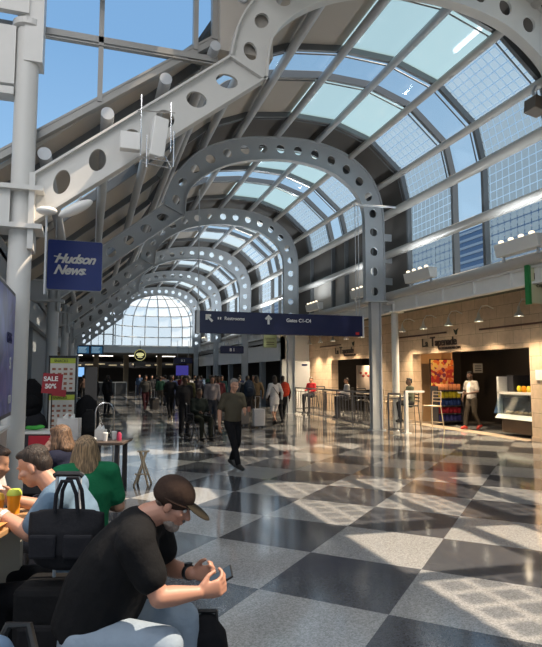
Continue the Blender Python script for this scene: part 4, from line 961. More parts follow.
# ------------------------------------------------------------------ main seated man
def at(r, d, z=0): return cw(r, d, z)
MR = -radians(107.8)
JM = dict(head=(0,.415,1.125), face=(0,.86,-.51), hup=(0,.51,.86), hs=.88, neck=(0,.30,1.065), sho=(0,.25,1.02), chest=(0,.205,.90), waist=(0,.12,.74), pelvis=(0,.06,.60),
    shR=(.19,.295,1.0), elR=(.225,.405,.80), wrR=(.145,.55,.79), shL=(-.19,.29,.99), elL=(-.24,.36,.765), wrL=(-.085,.495,.79),
    hipR=(.11,.08,.585), hipL=(-.11,.08,.56), knR=(.16,.42,.585), knL=(-.19,.44,.55), anR=(.17,.42,.10), anL=(-.19,.46,.10), toeR=(.18,.57,.045), toeL=(-.2,.61,.045))
def man_hands(B, k, J):
    if k == 'R': hand(B, J['wrR'], (-.38,.9,.05), (-.75,-.1,.6), (.2,-.3,.9), (35,50,40), 1.0, thumb=(.75,.45,.35))
    else: hand(B, J['wrL'], (.35,.92,.1), (.75,-.1,.6), (-.2,-.3,.9), (35,50,40), 1.0, thumb=(.75,.45,.35))
man = person('heavy set man in black T-shirt, jeans and brown cap, bent over a phone', at(-.856,2.6), MR, J=JM, s=1.0, skin=(.44,.22,.15), shirt=(.008,.008,.009), trousers=(.27,.33,.40), shoes=(.05,.05,.05), sleeve='short', voxel=.012, fine=.0055, haircut=False, handfn=man_hands,
    srad=[(.20,.165),(.205,.185),(.215,.165),(.185,.105)], slr=1.15, thigh=1.12, slf=.6, smooth=4)
hc, hf, hu = V(JM['head']), norm(JM['face']), norm(JM['hup']); hr = hf.cross(hu); HA = (hr,hf,hu); HP = lambda x,y,z: hc+(hr*x+hf*y+hu*z)*.93
M = MB(); M.ell(HP(0,-.014,.045), (.078,.098,.078), HA, 24, 14); M.ell(HP(0,-.03,.02), (.077,.082,.05), HA, 24, 10); cp_ = link('cap', remesh(M, 'cap', .008, 4), cm('fabric', (.04,.024,.018)), man)
M = MB(); A2 = (hr, norm(hf*.99-hu*.12), norm(hu*.99+hf*.12)); M.ell(HP(0,.118,.030), (.064,.072,.009), A2, 24, 10); obj('cap_brim', M, cm('fabric', (.022,.018,.012)), cp_, smooth=True)
M = MB(); M.tube([HP(.078*cos(a),-.012+.097*sin(a),.022+.006*sin(a)) for a in [2*pi*k/24 for k in range(24)]], .006, 6, close=True); obj('cap_band', M, cm('fabric', (.05,.028,.02)), cp_)
M = MB(); M.ell(HP(0,.05,-.092), (.036,.038,.028), HA); M.ell(HP(.036,.032,-.08), (.014,.03,.02), HA); M.ell(HP(-.036,.032,-.08), (.014,.03,.02), HA); M.ell(HP(0,.092,-.046), (.026,.008,.007), HA); link('beard', remesh(M, 'beard', .005, 1), mat('grey_stubble', (.24,.2,.17), .8, 0, .3, 90, bump=.4), man)
M = MB(); M.ell(HP(0,-.05,-.01), (.060,.032,.032), HA); link('hair', remesh(M, 'hair', .008, 2), cm('hair', (.10,.07,.055)), man)
for k in (-1,1):
    M = MB(); M.ell(HP(.028*k,.068,.004), (.011,.011,.010), HA); obj('eye', M, mat('eye_white', (.6,.58,.55), .2), man, smooth=True)
    M = MB(); M.cap(HP(.02*k-.005,.092,.024), HP(.045*k,.085,.026), .006, .005, 6); obj('eyebrow', M, cm('hair', (.10,.07,.055)), man, smooth=True)
def watch(J, s_='L', parent=None):
    w0, e0 = V(J['wr'+s_]), V(J['el'+s_]); d = (w0-e0).normalized(); p = w0-d*.03
    a = d.cross(V((0,0,1))).normalized(); b_ = d.cross(a); M = MB(); M.rings([[p+d*h+(a*cos(2*pi*j/20)+b_*sin(2*pi*j/20))*r for j in range(20)] for h, r in ((-.012,.030),(-.010,.034),(.010,.034),(.012,.030))])
    o = obj('watch_strap', M, black_m, None); return o, p, d, a, b_
t = thing('wristwatch', 'black wristwatch on the far wrist of the man in the cap', 'watch', man.location, MR)
o, p, d, a, b_ = watch(JM); o.parent = t
M = MB(); q = p-b_*.036; M.lathe(q, [(.0,-.006),(.019,-.006),(.019,.006),(.0,.007)], 20, axis=-b_); obj('watch_case', M, black_m, t)
t = thing('mobile_phone', 'dark mobile phone held in both hands by the man in the cap', 'phone', man.location, MR)
ph = MB(); ax_l = norm((0,.85,.5)); ax_n = norm((.4,-.45,.76)); ax_x = ax_l.cross(ax_n).normalized(); pc = V((.04,.625,.808))
def obox(M, c, ax, hs):
    c = V(c); M.hexa([c+ax[0]*sx*hs[0]+ax[1]*sy*hs[1]+ax[2]*sz*hs[2] for sx,sy,sz in ((-1,-1,-1),(1,-1,-1),(1,1,-1),(-1,1,-1),(-1,-1,1),(1,-1,1),(1,1,1),(-1,1,1))])
obox(ph, pc, (ax_x, ax_l, ax_n), (.037,.07,.0055)); obj('case', ph, black_m, t, bevel=.003)
M = MB(); obox(M, pc+ax_n*.0058, (ax_x, ax_l, ax_n), (.033,.065,.0006)); obj('screen', M, emit_mat('phone_screen', (.12,.16,.2), .6), t)
# the seat he sits on
t = thing('lounge_seat', 'black padded seat under the man in the cap', 'chair', at(-.80,2.62), MR)
M = MB(); M.cbox((0,.02,.42), (.52,.46,.07)); obj('seat', M, mat('black_vinyl', (.02,.02,.02), .4), t, bevel=.02)
for sx in (-1,1):
    M = MB(); M.tube([(sx*.22,-.16,0),(sx*.22,-.14,.4)], .016, 8); obj('leg', M, chrome, t); M = MB(); M.tube([(sx*.22,.2,0),(sx*.22,.18,.4)], .016, 8); obj('leg', M, chrome, t)
# backpack on the floor
t = soft_bag('black backpack with small red mark standing on the floor by his knees', at(-.31,2.84), (.24,.22,.53), (.012,.012,.014), rz=RZ)
M = MB(); M.prism([(-.02,.36),(.0,.33),(.02,.36),(.01,.375),(0,.365),(-.01,.375)], lambda x,z: (x,-.125,z), lambda x,z: (x,-.10,z)); obj('emblem', M, mat('red_patch', (.5,.03,.03), .5), t)
# ------------------------------------------------------------------ blue shirt man
JB = dict(hs=.9, head=(0,.295,1.20), face=(0,.90,-.42), hup=(0,.42,.90), neck=(0,.19,1.09), sho=(0,.12,1.06), chest=(0,.08,.95), waist=(0,.03,.78), pelvis=(0,0,.60),
    shL=(-.18,.11,1.06), elL=(-.215,.22,.90), wrL=(-.16,.40,.985), shR=(.18,.13,1.06), elR=(.2,.30,.93), wrR=(.08,.42,1.0),
    hipR=(.1,.02,.56), hipL=(-.1,.02,.56), knR=(.14,.42,.56), knL=(-.14,.40,.56), anR=(.14,.36,.1), anL=(-.14,.32,.1), toeR=(.14,.5,.045), toeL=(-.14,.46,.045))
def eat_hands(B, k, J):
    if k == 'R': hand(B, J['wrR'], (-.3,.85,.35), (-.9,.2,.1), (0,-.1,1), (35,45,35), .95)
    else: hand(B, J['wrL'], (.2,.95,.15), (.9,.2,.1), (0,-.1,1), (30,40,30), .95)
bl = person('seated man in pale blue T-shirt eating, seen from the side', at(-1.0,3.15), radians(72.2), J=JB, s=1.0, skin=(.48,.25,.17), hair=(.03,.018,.012), shirt=(.13,.20,.28), trousers=(.012,.012,.014), sleeve='short', voxel=.013, fine=.007, handfn=eat_hands,
    srad=[(.17,.13),(.17,.135),(.195,.13),(.17,.09)], slr=1.08, hairvox=.008)
t = thing('wristwatch', 'pale wristwatch on the near wrist of the eating man', 'watch', bl.location, radians(72.2)); o, p, d, a, b_ = watch(JB); o.parent = t; o.data.materials[0] = alu
t = thing('cafe_chair', 'dark chair under the man in the blue shirt', 'chair', at(-1.0,3.15), radians(72.2))
M = MB(); M.cbox((0,.02,.44), (.42,.42,.05)); obj('seat', M, dark_m, t, bevel=.01)
for sx in (-1,1):
    for sy in (-1,1): M = MB(); M.tube([(sx*.19,sy*.19,0),(sx*.18,sy*.18,.42)], .013, 8); obj('leg', M, chrome, t)
# suitcase with tote on top
t = thing('suitcase', 'upright black wheeled suitcase behind the man in the cap', 'suitcase', at(-1.02,2.86), RZ)
M = MB(); M.box(-.19,.15,-.13,.13,.05,.70); o = obj('body', M, cm('fabric', (.011,.011,.012)), t, bevel=.03)
M = MB(); M.box(-.15,.11,-.165,-.125,.12,.55); obj('front_pocket', M, cm('fabric', (.014,.014,.016)), t, bevel=.02)
for x in (-.055,.06):
    M = MB(); M.tube([(x,.04,.68),(x,.04,1.19)], .009, 8); obj('handle_rod', M, steel_grey, t)
M = MB(); M.tube([(-.07,.04,1.19),(-.055,.04,1.2),(.06,.04,1.2),(.075,.04,1.19)], .014, 8); obj('handle', M, black_m, t)
for x in (-.15,.11): M = MB(); M.lathe((x-.015,-.08,.03), [(0,0),(.03,0),(.03,.03),(0,.03)], 14, axis=(1,0,0)); obj('wheel', M, black_m, t)
t = thing('tote_bag', 'black tote bag strapped over the handle of the suitcase', 'bag', at(-.985,2.80,.76), RZ)
M = MB(); M.chain([(0,0,.06),(0,0,.10),(0,0,.20),(0,0,.275)], [(.16,.055),(.18,.075),(.185,.065),(.185,.02)], n=24); o = link('body', remesh(M, 'body', .012, 3), cm('fabric', (.016,.016,.019)), t)
M = MB(); M.box(-.15,-.02,-.084,-.06,.08,.19); obj('pocket', M, cm('fabric', (.02,.02,.024)), t, bevel=.012); M = MB(); M.box(.01,.15,-.084,-.06,.08,.19); obj('pocket', M, cm('fabric', (.02,.02,.024)), t, bevel=.012)
for x0 in (-.09,): 
    for yy in (-.04,.04): M = MB(); M.tube([(-.045,yy,.28),(-.04,yy,.37),(-.015,yy,.43),(.03,yy,.43),(.055,yy,.37),(.065,yy,.28)], .010, 8); obj('handle', M, cm('fabric', (.02,.02,.024)), t, smooth=True)
# cafe table at the left edge and what is on it
tt = thing('cafe_table', 'high wooden cafe table with cream side panel at the left edge', 'table', at(-1.66,2.95), RZ)
M = MB(); M.box(-.42,.34,-.36,.4,.90,.93); obj('tabletop', M, mat('honey_wood', (.42,.25,.12), .35, bump=.1), tt, bevel=.006)
M = MB(); M.box(-.40,.26,-.30,-.26,.0,.9); obj('side_panel', M, mat('cream_panel', (.5,.46,.38), .5), tt); M = MB(); M.box(-.40,.26,.3,.34,0,.9); obj('side_panel', M, mat('cream_panel', (.5,.46,.38), .5), tt)
M = MB(); M.tube([(.02,-.42,.62),(.10,-.41,.70),(.30,-.40,.86),(.33,-.38,.9)], .014, 8); obj('rail', M, black_m, tt, smooth=True)
for k, (r, d, lid, lab) in enumerate(((-1.44,2.92,(.75,.7,.05),'orange juice cup with yellow lid held at the table edge'),(-1.43,3.22,(.5,.6,.08),'orange juice cup with lime lid at the back of the table'),(-1.47,3.1,(.8,.45,.05),'orange juice cup at the left edge of the photo'))):
    t = thing('juice_cup', lab, 'cup', at(r, d, .931), 0)
    M = MB(); M.lathe((0,0,0), [(0,0),(.03,0),(.038,.10),(0,.10)], 20); obj('cup', M, mat('orange_juice', (.8,.32,.02), .25), t, smooth=True)
    M = MB(); M.lathe((0,0,.1), [(.04,0),(.04,.012),(.03,.03),(.0,.034)], 20); obj('lid', M, cm('shoe', lid), t, smooth=True)
t = thing('food_tray', 'paper tray of orange food on the cafe table', 'food', at(-1.45,2.78,.931), RZ)
M = MB(); M.hexa([(-.12,-.09,0),(.12,-.09,0),(.12,.09,0),(-.12,.09,0),(-.14,-.11,.035),(.14,-.11,.035),(.14,.11,.035),(-.14,.11,.035)]); obj('tray', M, cm('fabric', (.6,.25,.08)), t)
M = MB(); random.seed(3)
for k in range(14): M.ell((random.uniform(-.09,.09),random.uniform(-.06,.06),.045), (.03,.022,.016), n=8, m=5)
o = obj('food', M, cm('shoe', (.62,.3,.05)), t, smooth=True); o['kind'] = 'stuff'
# ------------------------------------------------------------------ women and person further back on the left
def seated(label, loc, rz, s=.96, **kw):
    t = person(label, loc, rz, 'sit', s=s, **kw)
    c = thing('cafe_chair', 'dark chair under the ' + kw.get('nm_','') if False else 'dark chair under ' + label[:1] + label[1:60], 'chair', loc, rz)
    M = MB(); M.cbox((0,0,.45*s), (.42,.42,.04)); obj('seat', M, dark_m, c)
    M = MB(); M.cbox((0,-.24,.7*s), (.4,.03,.25)); 
    for sx in (-1,1):
        for sy in (-1,1):
            Q = MB(); Q.tube([(sx*.18,sy*.18,0),(sx*.17,sy*.17,.43*s)], .013, 6); obj('leg', Q, dark_m, c)
    return t
blonde = (.26,.17,.09)
JG = sit(.5); JG.update(head=(0,.04,1.15), neck=(0,.01,1.05), sho=(0,0,1.03), chest=(0,.0,.9), waist=(0,.0,.74), shR=(.16,0,1.02), shL=(-.16,0,1.02), elR=(.23,-.0,.78), elL=(-.23,.05,.78), wrR=(.16,.2,.76), wrL=(-.1,.24,.78))
person('woman with long streaked blonde hair and green T-shirt, back to us', at(-1.27,3.95), radians(8), J=JG, s=1.0, skin=1, hair=blonde, shirt=(.01,.13,.055), trousers=(.03,.04,.06), sleeve='short', voxel=.014, fine=.009, long=.17)
t = thing('cafe_chair', 'dark chair under the woman in green', 'chair', at(-1.27,3.95), radians(8))
M = MB(); M.cbox((0,.02,.455), (.42,.42,.04)); obj('seat', M, dark_m, t)
for sx in (-1,1):
    for sy in (-1,1): M = MB(); M.tube([(sx*.19,sy*.19,0),(sx*.18,sy*.18,.43)], .013, 8); obj('leg', M, dark_m, t)
JN = sit(.5); JN.update(head=(0,.08,1.135), face=(0,.95,-.2), neck=(0,.03,1.03), sho=(0,.01,.98), chest=(0,.01,.9), waist=(0,0,.74), shR=(.15,.02,1.0), shL=(-.15,.02,1.0), elL=(-.17,.24,.85), wrL=(-.07,.19,1.0), elR=(.2,.16,.78), wrR=(.12,.34,.78), hdL=(.3,-.2,.9))
person('woman with brown hair and navy top resting her face on a hand', at(-1.74,4.9), radians(50), J=JN, s=1.0, skin=0, hair=(.16,.09,.05), shirt=(.012,.014,.03), trousers=(.03,.03,.04), sleeve='short', voxel=.014, fine=.009, long=.02)
t = thing('cafe_chair', 'dark chair under the woman in navy', 'chair', at(-1.78,4.9), radians(50))
M = MB(); M.cbox((0,.02,.455), (.42,.42,.04)); obj('seat', M, dark_m, t)
for sx in (-1,1):
    for sy in (-1,1): M = MB(); M.tube([(sx*.19,sy*.19,0),(sx*.18,sy*.18,.43)], .013, 8); obj('leg', M, dark_m, t)
JW = sit(.5); JW.update(head=(0,.08,1.08), face=(0,.9,-.3), neck=(0,.04,.98), sho=(0,.02,.93), chest=(0,.01,.88))
person('seated person in white with brown hair, cut by the left edge', at(-2.03,4.05), radians(-100), J=JW, s=1.0, skin=1, hair=(.06,.035,.025), shirt=(.6,.58,.57), trousers=(.05,.05,.06), sleeve='short', voxel=.015)
t = thing('cafe_chair', 'dark chair under the person in white at the left edge', 'chair', at(-1.98,4.0), radians(-100))
M = MB(); M.cbox((0,.02,.455), (.42,.42,.04)); obj('seat', M, dark_m, t)
for sx in (-1,1):
    for sy in (-1,1): M = MB(); M.tube([(sx*.19,sy*.19,0),(sx*.18,sy*.18,.43)], .013, 8); obj('leg', M, dark_m, t)
# denim knee in the bottom left corner, shaped as a strapped bag
t = thing('denim_knee', 'pale blue denim knee, shaped as a strapped bag, at the bottom left corner', 'bag', at(-1.05,2.25), RZ)
M = MB(); M.chain([(0,0,.05),(0,0,.25),(0,0,.56),(0,0,.66)], [(.14,.1),(.16,.12),(.14,.1),(.07,.05)]); link('body', remesh(M, 'body', .015, 3), cm('fabric', (.13,.2,.3)), t)
M = MB(); M.tube([(-.06,.09,.56),(.0,.11,.70),(.08,.11,.70),(.14,.08,.54)], .018, 8); obj('strap', M, black_m, t, smooth=True)
# ------------------------------------------------------------------ table with shopping
t = thing('dining_table', 'dark edged table carrying bags and cups, behind the seated women', 'table', (.075,8.71,0), RZ)
M = MB(); M.box(-.52,.52,-.3,.3,.71,.75); obj('tabletop', M, mat('brown_edge_top', (.10,.075,.06), .4), t, bevel=.01)
for sx in (-1,1):
    for sy in (-1,1): M = MB(); M.box(sx*.42-.03,sx*.42+.03,sy*.22-.03,sy*.22+.03,0,.71); obj('leg', M, dark_m, t)
def tabpt(x, y=0, z=.751): c_, s_ = cos(RZ), sin(RZ); return (.075+x*c_-y*s_, 8.71+x*s_+y*c_, z)
def paper_bag(label, x, y, w_, d, h, col, band=None, band_col=(.5,.02,.03), tissue=True):
    t = thing('shopping_bag', label, 'bag', tabpt(x,y), RZ); m_ = cm('shoe', col)
    M = MB(); M.hexa([(-w_/2,-d/2,0),(w_/2,-d/2,0),(w_/2,d/2,0),(-w_/2,d/2,0),(-w_*.52,-d*.42,h),(w_*.5,-d*.46,h*.97),(w_*.52,d*.42,h),(-w_*.5,d*.46,h*.98)]); obj('bag_body', M, m_, t)
    if band: M = MB(); M.box(-w_*.3,w_*.3,-d/2-.006,-d/2+.004,h*.2,h*.75); obj('printed_patch', M, cm('shoe', band_col), t)
    if tissue:
        M = MB(); M.cap((-w_*.2,0,h),( -w_*.1,0,h+.06), .04, .012, 8); M.cap((w_*.15,0,h),(w_*.2,0.02,h+.05), .04, .01, 8); obj('tissue_paper', M, white_m, t, smooth=True)
    return t
paper_bag('white paper shopping bag, largest of the bags on the dark edged table', -.36,.05,.30,.16,.31,(.72,.70,.68))
paper_bag('white and red carrier bag left of the largest bag', -.42,-.18,.2,.13,.16,(.6,.58,.56),True,(.5,.02,.04))
paper_bag('small white takeaway bag in the middle of the table', .12,.0,.15,.1,.15,(.72,.70,.67))
for x, y, lab in ((.22,-.12,'white paper cup in front of the small takeaway bag'),(.3,.05,'white paper cup at the right part of the table')):
    t = thing('paper_cup', lab, 'cup', tabpt(x,y)); M = MB(); M.lathe((0,0,0), [(0,0),(.028,0),(.038,.1),(0,.1)], 18); obj('cup', M, white_m, t, smooth=True); M = MB(); M.lathe((0,0,.1), [(.04,0),(.04,.01),(.034,.02),(0,.02)], 18); obj('lid', M, white_m, t)
t = thing('sauce_bottle', 'small dark and pink bottle at the right end of the table', 'bottle', tabpt(.40,-.05)); M = MB(); M.lathe((0,0,0), [(0,0),(.035,0),(.035,.09),(.015,.12)], 16); obj('bottle', M, cm('shoe', (.4,.03,.08)), t, smooth=True); M = MB(); M.lathe((0,0,.12), [(.016,0),(.016,.03),(0,.03)], 12); obj('cap', M, black_m, t)
t = thing('folded_napkin', 'crumpled white napkins on the table', 'napkin', tabpt(.02,-.2)); M = MB(); M.ell((0,0,.02), (.07,.05,.02)); M.ell((.05,.02,.03), (.05,.04,.025)); link('paper', remesh(M, 'paper', .008, 1), white_m, t)
t = thing('red_cool_box', 'black and red box with white lid left of the shopping bags', 'box', (-.62,8.85,0), RZ)
M = MB(); M.box(-.26,.2,-.2,.2,.03,.86); obj('body', M, cm('shoe', (.03,.03,.035)), t, bevel=.02); M = MB(); M.box(-.1,.21,-.215,-.2,.5,.84); obj('red_panel', M, cm('shoe', (.5,.02,.04)), t); M = MB(); M.box(-.28,.22,-.22,.22,.86,.90); obj('lid', M, white_m, t, bevel=.01)
t = thing('green_scarf', 'bright green cloth lying on the boxes beside the column', 'cloth', (-.72,8.85,.905), RZ); M = MB(); M.ell((0,0,.03), (.11,.07,.03)); M.ell((.07,.02,.04), (.07,.05,.03)); M.ell((-.06,-.03,.035), (.06,.05,.03)); link('cloth', remesh(M, 'cloth', .012, 1), cm('fabric', (.08,.42,.08)), t)
t = thing('wooden_stand', 'folding wooden stand with crossed legs right of the table', 'stand', at(-1.98,8.9), RZ)
for a, b_ in (((-.11,-.12,0),(.05,0,.5)),((.11,-.12,0),(-.05,0,.5)),((-.11,.12,0),(.04,0,.5)),((.11,.12,0),(-.04,0,.5))): M = MB(); M.bar(a, b_, .025, .025); obj('leg', M, pale_wood, t)
M = MB(); M.box(-.09,.09,-.03,.03,.5,.52); obj('crossbar', M, pale_wood, t); M = MB(); M.bar((-.1,-.11,.18),(.1,-.11,.18),.02,.02); obj('crossbar', M, pale_wood, t)
# ------------------------------------------------------------------ walking man in the middle distance
JK = walk(); JK.update(elL=(-.25,.02,1.15), wrL=(-.13,.24,1.10), hdL=(.4,.9,.2), elR=(.27,-.04,1.12), wrR=(.29,.0,.86), head=(0,.06,1.62), face=(-.1,.97,-.22), knR=(.03,.10,.5), anR=(-.02,.20,.1), toeR=(-.03,.34,.05), knL=(-.1,.02,.5), anL=(-.09,-.2,.16), toeL=(-.12,-.1,.05))
person('man in olive brown shirt and black trousers walking towards us', (2.5,10.05,0), radians(196), J=JK, s=.93, skin=(.50,.27,.18), hair=(.24,.22,.2), shirt=(.075,.065,.045), trousers=(.01,.01,.012), sleeve='short', voxel=.014, fine=.009, smooth=3, srad=[(.18,.13),(.175,.14),(.2,.135),(.165,.09)], slr=1.15)
t = thing('paper_cup', 'small brown cup held by the walking man', 'cup', (2.74,9.83,1.03)); M = MB(); M.lathe((0,0,0), [(0,0),(.025,0),(.034,.09),(0,.09)], 16); obj('cup', M, cm('shoe', (.3,.12,.08)), t, smooth=True)
# shop man
JS = walk(); JS.update(elL=(-.27,.03,1.14), wrL=(-.12,.26,1.08), hdL=(.6,.7,.1), elR=(.29,-.02,1.14), wrR=(.24,.12,.95), head=(0,.05,1.62), face=(.1,.97,-.15))
sm_ = person('man in pale open shirt and white T-shirt leaving the shop', (11.2,14.75,.012), radians(100), J=JS, s=1.02, skin=2, hair=(.012,.01,.01), shirt=(.42,.38,.34), trousers=(.05,.04,.03), shoes=(.4,.03,.02), sleeve='short', voxel=.015, fine=.010)
M = MB(); M.chain([(0,.075,.98),(0,.085,1.12),(0,.085,1.28),(0,.06,1.38)], [(.08,.07),(.085,.07),(.08,.075),(.05,.05)]); link('undershirt', remesh(M, 'undershirt', .014, 2), cm('fabric', (.72,.70,.68)), sm_)
t = thing('paper_tray', 'small paper tray in the hands of the man leaving the shop', 'food', (10.83,14.76,1.12)); M = MB(); M.hexa([(-.06,-.05,0),(.06,-.05,0),(.06,.05,0),(-.06,.05,0),(-.08,-.07,.04),(.08,-.07,.04),(.08,.07,.04),(-.08,.07,.04)]); obj('tray', M, white_m, t)
# ------------------------------------------------------------------ wheelchair and attendant
wx, wy, wr = 2.75, 14.7, radians(196)
t = thing('wheelchair', 'black wheelchair carrying a dark dressed passenger', 'wheelchair', (wx,wy,0), wr)
for sx in (-1,1):
    M = MB(); M.tube([(sx*.3,.0+.3*cos(2*pi*k/24),.31+.3*sin(2*pi*k/24)) for k in range(24)], .018, 6, close=True)
    for k in range(8): M.tube([(sx*.3,0,.31),(sx*.3,.29*cos(2*pi*k/8),.31+.29*sin(2*pi*k/8))], .004, 4)
    obj('wheel', M, black_m, t)
    M = MB(); M.tube([(sx*.24,.4+.08*cos(2*pi*k/14),.09+.08*sin(2*pi*k/14)) for k in range(14)], .012, 6, close=True); obj('caster', M, black_m, t)
    M = MB(); M.tube([(sx*.26,-.25,.95),(sx*.25,-.2,.9),(sx*.25,-.2,.45),(sx*.25,.3,.45),(sx*.22,.42,.12)], .014, 6); M.tube([(sx*.25,-.2,.68),(sx*.25,.2,.68),(sx*.25,.22,.45)], .014, 6); obj('frame', M, rail_m, t)
    M = MB(); M.cbox((sx*.12,.52,.10), (.16,.15,.015)); obj('footrest', M, black_m, t)
M = MB(); M.cbox((0,.03,.46), (.46,.42,.04)); obj('seat', M, dark_m, t); M = MB(); M.cbox((0,-.2,.7), (.46,.03,.42)); obj('backrest', M, dark_m, t)
person('seated passenger in dark green and black in the wheelchair', (wx,wy,0), wr, 'sit', skin=2, shirt=(.012,.016,.014), trousers=(.02,.022,.016), s=.98)
person('attendant with dark coat and red collar behind the wheelchair', (2.5,15.5,0), wr, 'stand', skin=2, shirt=(.02,.018,.02), trousers=(.015,.015,.018), s=.96)
# ------------------------------------------------------------------ crowd
def luggage(label, loc, rz, col, h=.62, w_=.38, tall=.98):
    t = thing('suitcase', label, 'suitcase', loc, rz); M = MB(); M.box(-w_/2,w_/2,-.12,.12,.05,h); obj('body', M, cm('shoe', col), t, bevel=.04)
    M = MB(); M.tube([(-.08,.1,h-.02),(-.08,.1,tall),(.08,.1,tall),(.08,.1,h-.02)], .01, 6); obj('handle', M, steel_grey, t)
    for x in (-w_*.35,w_*.35): M = MB(); M.lathe((x-.015,.05,.03), [(0,0),(.03,0),(.03,.03),(0,.03)], 12, axis=(1,0,0)); obj('wheel', M, black_m, t)
crowd = [
 ('man in black suit walking away alone in the middle of the hall',(3.06,22.4),.1,'walk',2,(.012,.012,.014),(.012,.012,.014),{}),
 ('traveller in grey jacket and maroon trousers pulling a dark case',(2.46,26.3),3.3,'walk',1,(.07,.065,.06),(.05,.015,.02),dict(long=.1)),
 ('woman in white dress with a dark shoulder strap walking away',(6.0,18.3),.1,'walk',1,(.62,.61,.62),(.6,.59,.6),dict(long=.12,coat=.22,legs='bare')),
 ('person with orange red backpack walking away beside the white dress',(6.5,18.9),-.1,'walk',2,(.05,.02,.02),(.015,.015,.018),{}),
 ('man with large dark backpack walking away behind the olive shirt man',(5.3,19.2),.0,'walk',1,(.04,.045,.05),(.03,.03,.035),{}),
 ('person in tan coat walking away beside the dark backpack',(6.15,21.0),.1,'walk',1,(.17,.12,.07),(.06,.05,.04),dict(long=.1)),
 ('person in maroon top just right of the wheelchair group',(4.3,19.4),3.0,'stand',2,(.12,.03,.035),(.03,.03,.035),{}),
 ('person in floral grey top behind the wheelchair',(3.75,17.8),3.1,'stand',1,(.28,.24,.24),(.05,.05,.06),dict(long=.1)),
 ('person in blue jeans and dark top beyond the walking man',(4.6,22.0),3.0,'walk',1,(.03,.03,.04),(.04,.07,.13),{}),
 ('person in white shirt beyond the black suit',(4.4,26.2),.0,'stand',1,(.55,.56,.58),(.03,.03,.04),{}),
 ('person in light grey hoodie left of the black suit',(4.0,31.5),.1,'walk',0,(.5,.5,.5),(.05,.05,.06),{}),
 ('tall person in dark coat behind the gate sign',(5.0,27.0),.2,'stand',2,(.02,.02,.03),(.02,.02,.03),{}),
 ('person in teal jacket deep in the crowd',(5.7,25.0),3.1,'stand',1,(.03,.09,.1),(.03,.03,.04),dict(long=.1)),
 ('person in brown jacket deep in the crowd near the arch leg',(6.9,24.0),3.0,'walk',1,(.1,.06,.04),(.03,.03,.04),{}),
 ('person in dark blue jacket near the far arch leg',(7.2,27.5),.1,'walk',1,(.02,.03,.08),(.03,.03,.04),{}),
 ('person in pale pink top deep in the crowd',(4.9,30.0),3.1,'walk',0,(.45,.28,.28),(.05,.05,.07),dict(long=.1)),
 ('person in black jacket far back on the left of the crowd',(4.2,33.0),.1,'walk',1,(.02,.02,.02),(.04,.04,.05),{}),
 ('person in beige top far back in the crowd',(5.9,33.0),3.1,'stand',1,(.4,.33,.25),(.03,.03,.03),{}),
 ('person in green jacket far back beside the arch leg',(7.0,34.0),3.1,'walk',2,(.04,.10,.05),(.03,.03,.04),{}),
 ('person in white top farthest in the crowd on the right',(7.3,38.0),.0,'stand',1,(.5,.5,.52),(.05,.05,.06),{}),
 ('person in red jacket farthest in the crowd',(6.2,39.0),3.1,'walk',1,(.3,.03,.03),(.03,.03,.04),{}),
 ('person in dark coat farthest left of the crowd',(4.5,40.0),.0,'stand',1,(.03,.03,.035),(.03,.03,.04),{}),
 ('tall dark figure standing beyond the chrome hoop, left one',(.2,24.0),.6,'stand',1,(.02,.02,.025),(.02,.02,.025),{}),
 ('dark dressed woman with long hair beyond the chrome hoop',(.75,24.6),-.8,'stand',1,(.03,.028,.03),(.02,.02,.025),dict(long=.12)),
 ('dark dressed person at the far counter, near the round sign',(1.0,33.0),.1,'stand',1,(.03,.03,.04),(.03,.03,.04),{}),
 ('person in brown at the far counter on the left',(-.3,36.0),.4,'stand',1,(.08,.05,.04),(.03,.03,.03),{}),
]
for lab, (x, y), rz, pose, skn, sh_, tr_, kw in crowd:
    person(lab, (x,y,0), rz, pose, skin=skn, shirt=sh_, trousers=tr_, s=.96, **kw)
soft_bag('orange red backpack worn by the walker beside the white dress', (6.52,18.72,.98), (.34,.2,.44), (.55,.06,.03), strap=False)
soft_bag('large dark navy backpack worn by the man behind the olive shirt', (5.3,19.0,.98), (.38,.22,.5), (.02,.03,.05), strap=False)
t = thing('shoulder_bag', 'small dark shoulder bag on the woman in the white dress', 'bag', (6.0,18.3,0), .1); M = MB(); M.tube([(-.14,.0,1.36),(-.05,-.13,1.2),(.14,-.12,.95),(.2,-.05,.85)], .009, 6); obj('strap', M, black_m, t); M = MB(); M.cbox((.23,0,.78), (.06,.2,.15)); obj('body', M, black_m, t, bevel=.01)
luggage('pale silver suitcase pulled beside the dark backpack walker', (5.2,17.5,0), 0, (.5,.5,.52), .6)
luggage('dark case pulled behind the traveller in maroon trousers', (2.95,27.1,0), .5, (.02,.02,.022), .6)
luggage('grey suitcase standing among the crowd below the arch leg', (4.9,18.3,0), .3, (.12,.12,.13), .55)
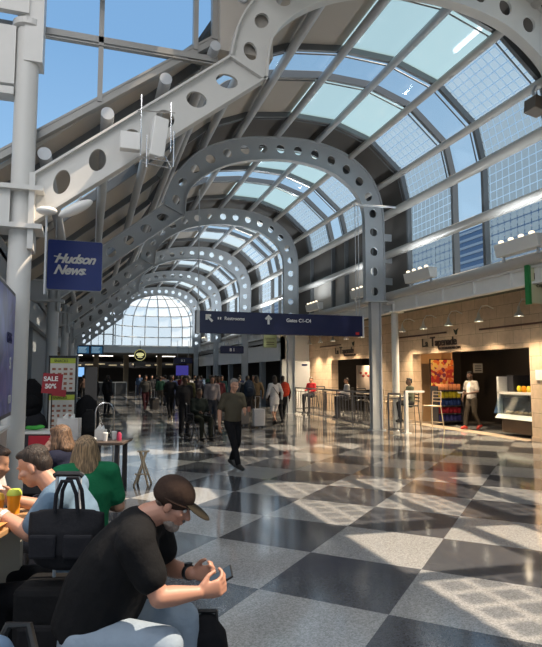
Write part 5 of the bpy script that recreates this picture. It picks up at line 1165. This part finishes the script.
more = [('olive coat',(.06,.06,.03)),('black puffer jacket',(.015,.015,.015)),('grey wool coat',(.15,.15,.16)),('navy hoodie',(.02,.03,.08)),('white blouse',(.55,.55,.55)),('brown leather jacket',(.08,.045,.03)),
        ('dark green fleece',(.02,.06,.04)),('burgundy sweater',(.12,.02,.03)),('pale blue shirt',(.25,.35,.5)),('charcoal sweater',(.04,.04,.045)),('mustard top',(.35,.22,.04)),('lilac top',(.3,.22,.4)),('black long coat',(.012,.012,.015)),('rust jacket',(.25,.08,.03)),('cream jacket',(.5,.45,.36)),('denim jacket',(.06,.1,.18))]
random.seed(11)
for k, (nm, c_) in enumerate(more):
    x = 3.6+(k*1.37) % 4.1; y = 21.4+k*1.5
    person('person in %s in the dense crowd below the arch legs, %s' % (nm, 'facing us' if k % 2 else 'facing away'), (x,y,0), (pi if k % 2 else 0)+random.uniform(-.4,.4), 'walk' if k % 3 else 'stand', skin=random.choice([0,1,1,2]), shirt=c_, trousers=random.choice([(.02,.02,.025),(.04,.05,.09),(.05,.045,.04)]), s=random.uniform(.9,1.0), long=.1 if k % 4 == 1 else 0, hair=random.choice([(.02,.015,.01),(.06,.035,.02),(.15,.12,.1)]))
# cafe guests
JC = sit(.78)
for k in ('R','L'): JC['an'+k] = (JC['an'+k][0], .36, .34); JC['toe'+k] = (JC['toe'+k][0], .5, .29)
person('cafe guest in red seated behind the railing', (9.35,23.3,0), 2.2, J=sit(.76), s=.97, skin=1, hair=(.03,.02,.015), shirt=(.45,.03,.04), trousers=(.05,.05,.06), sleeve='long', voxel=.024)
person('cafe guest in pale grey seated behind the railing', (9.6,20.2,0), 1.4, J=sit(.78), s=.95, skin=1, hair=(.03,.02,.015), shirt=(.42,.42,.44), trousers=(.05,.05,.06), sleeve='long', voxel=.024)
person('man in grey green shirt perched at the high table by the gate post', (9.45,15.4,0), 1.35, J=JC, s=.97, skin=3 if False else 2, hair=(.012,.01,.01), shirt=(.10,.11,.08), trousers=(.03,.03,.03), sleeve='long', voxel=.018)
high_chair('high stool under the man by the gate post', 9.45,15.4, 1.35, dk)
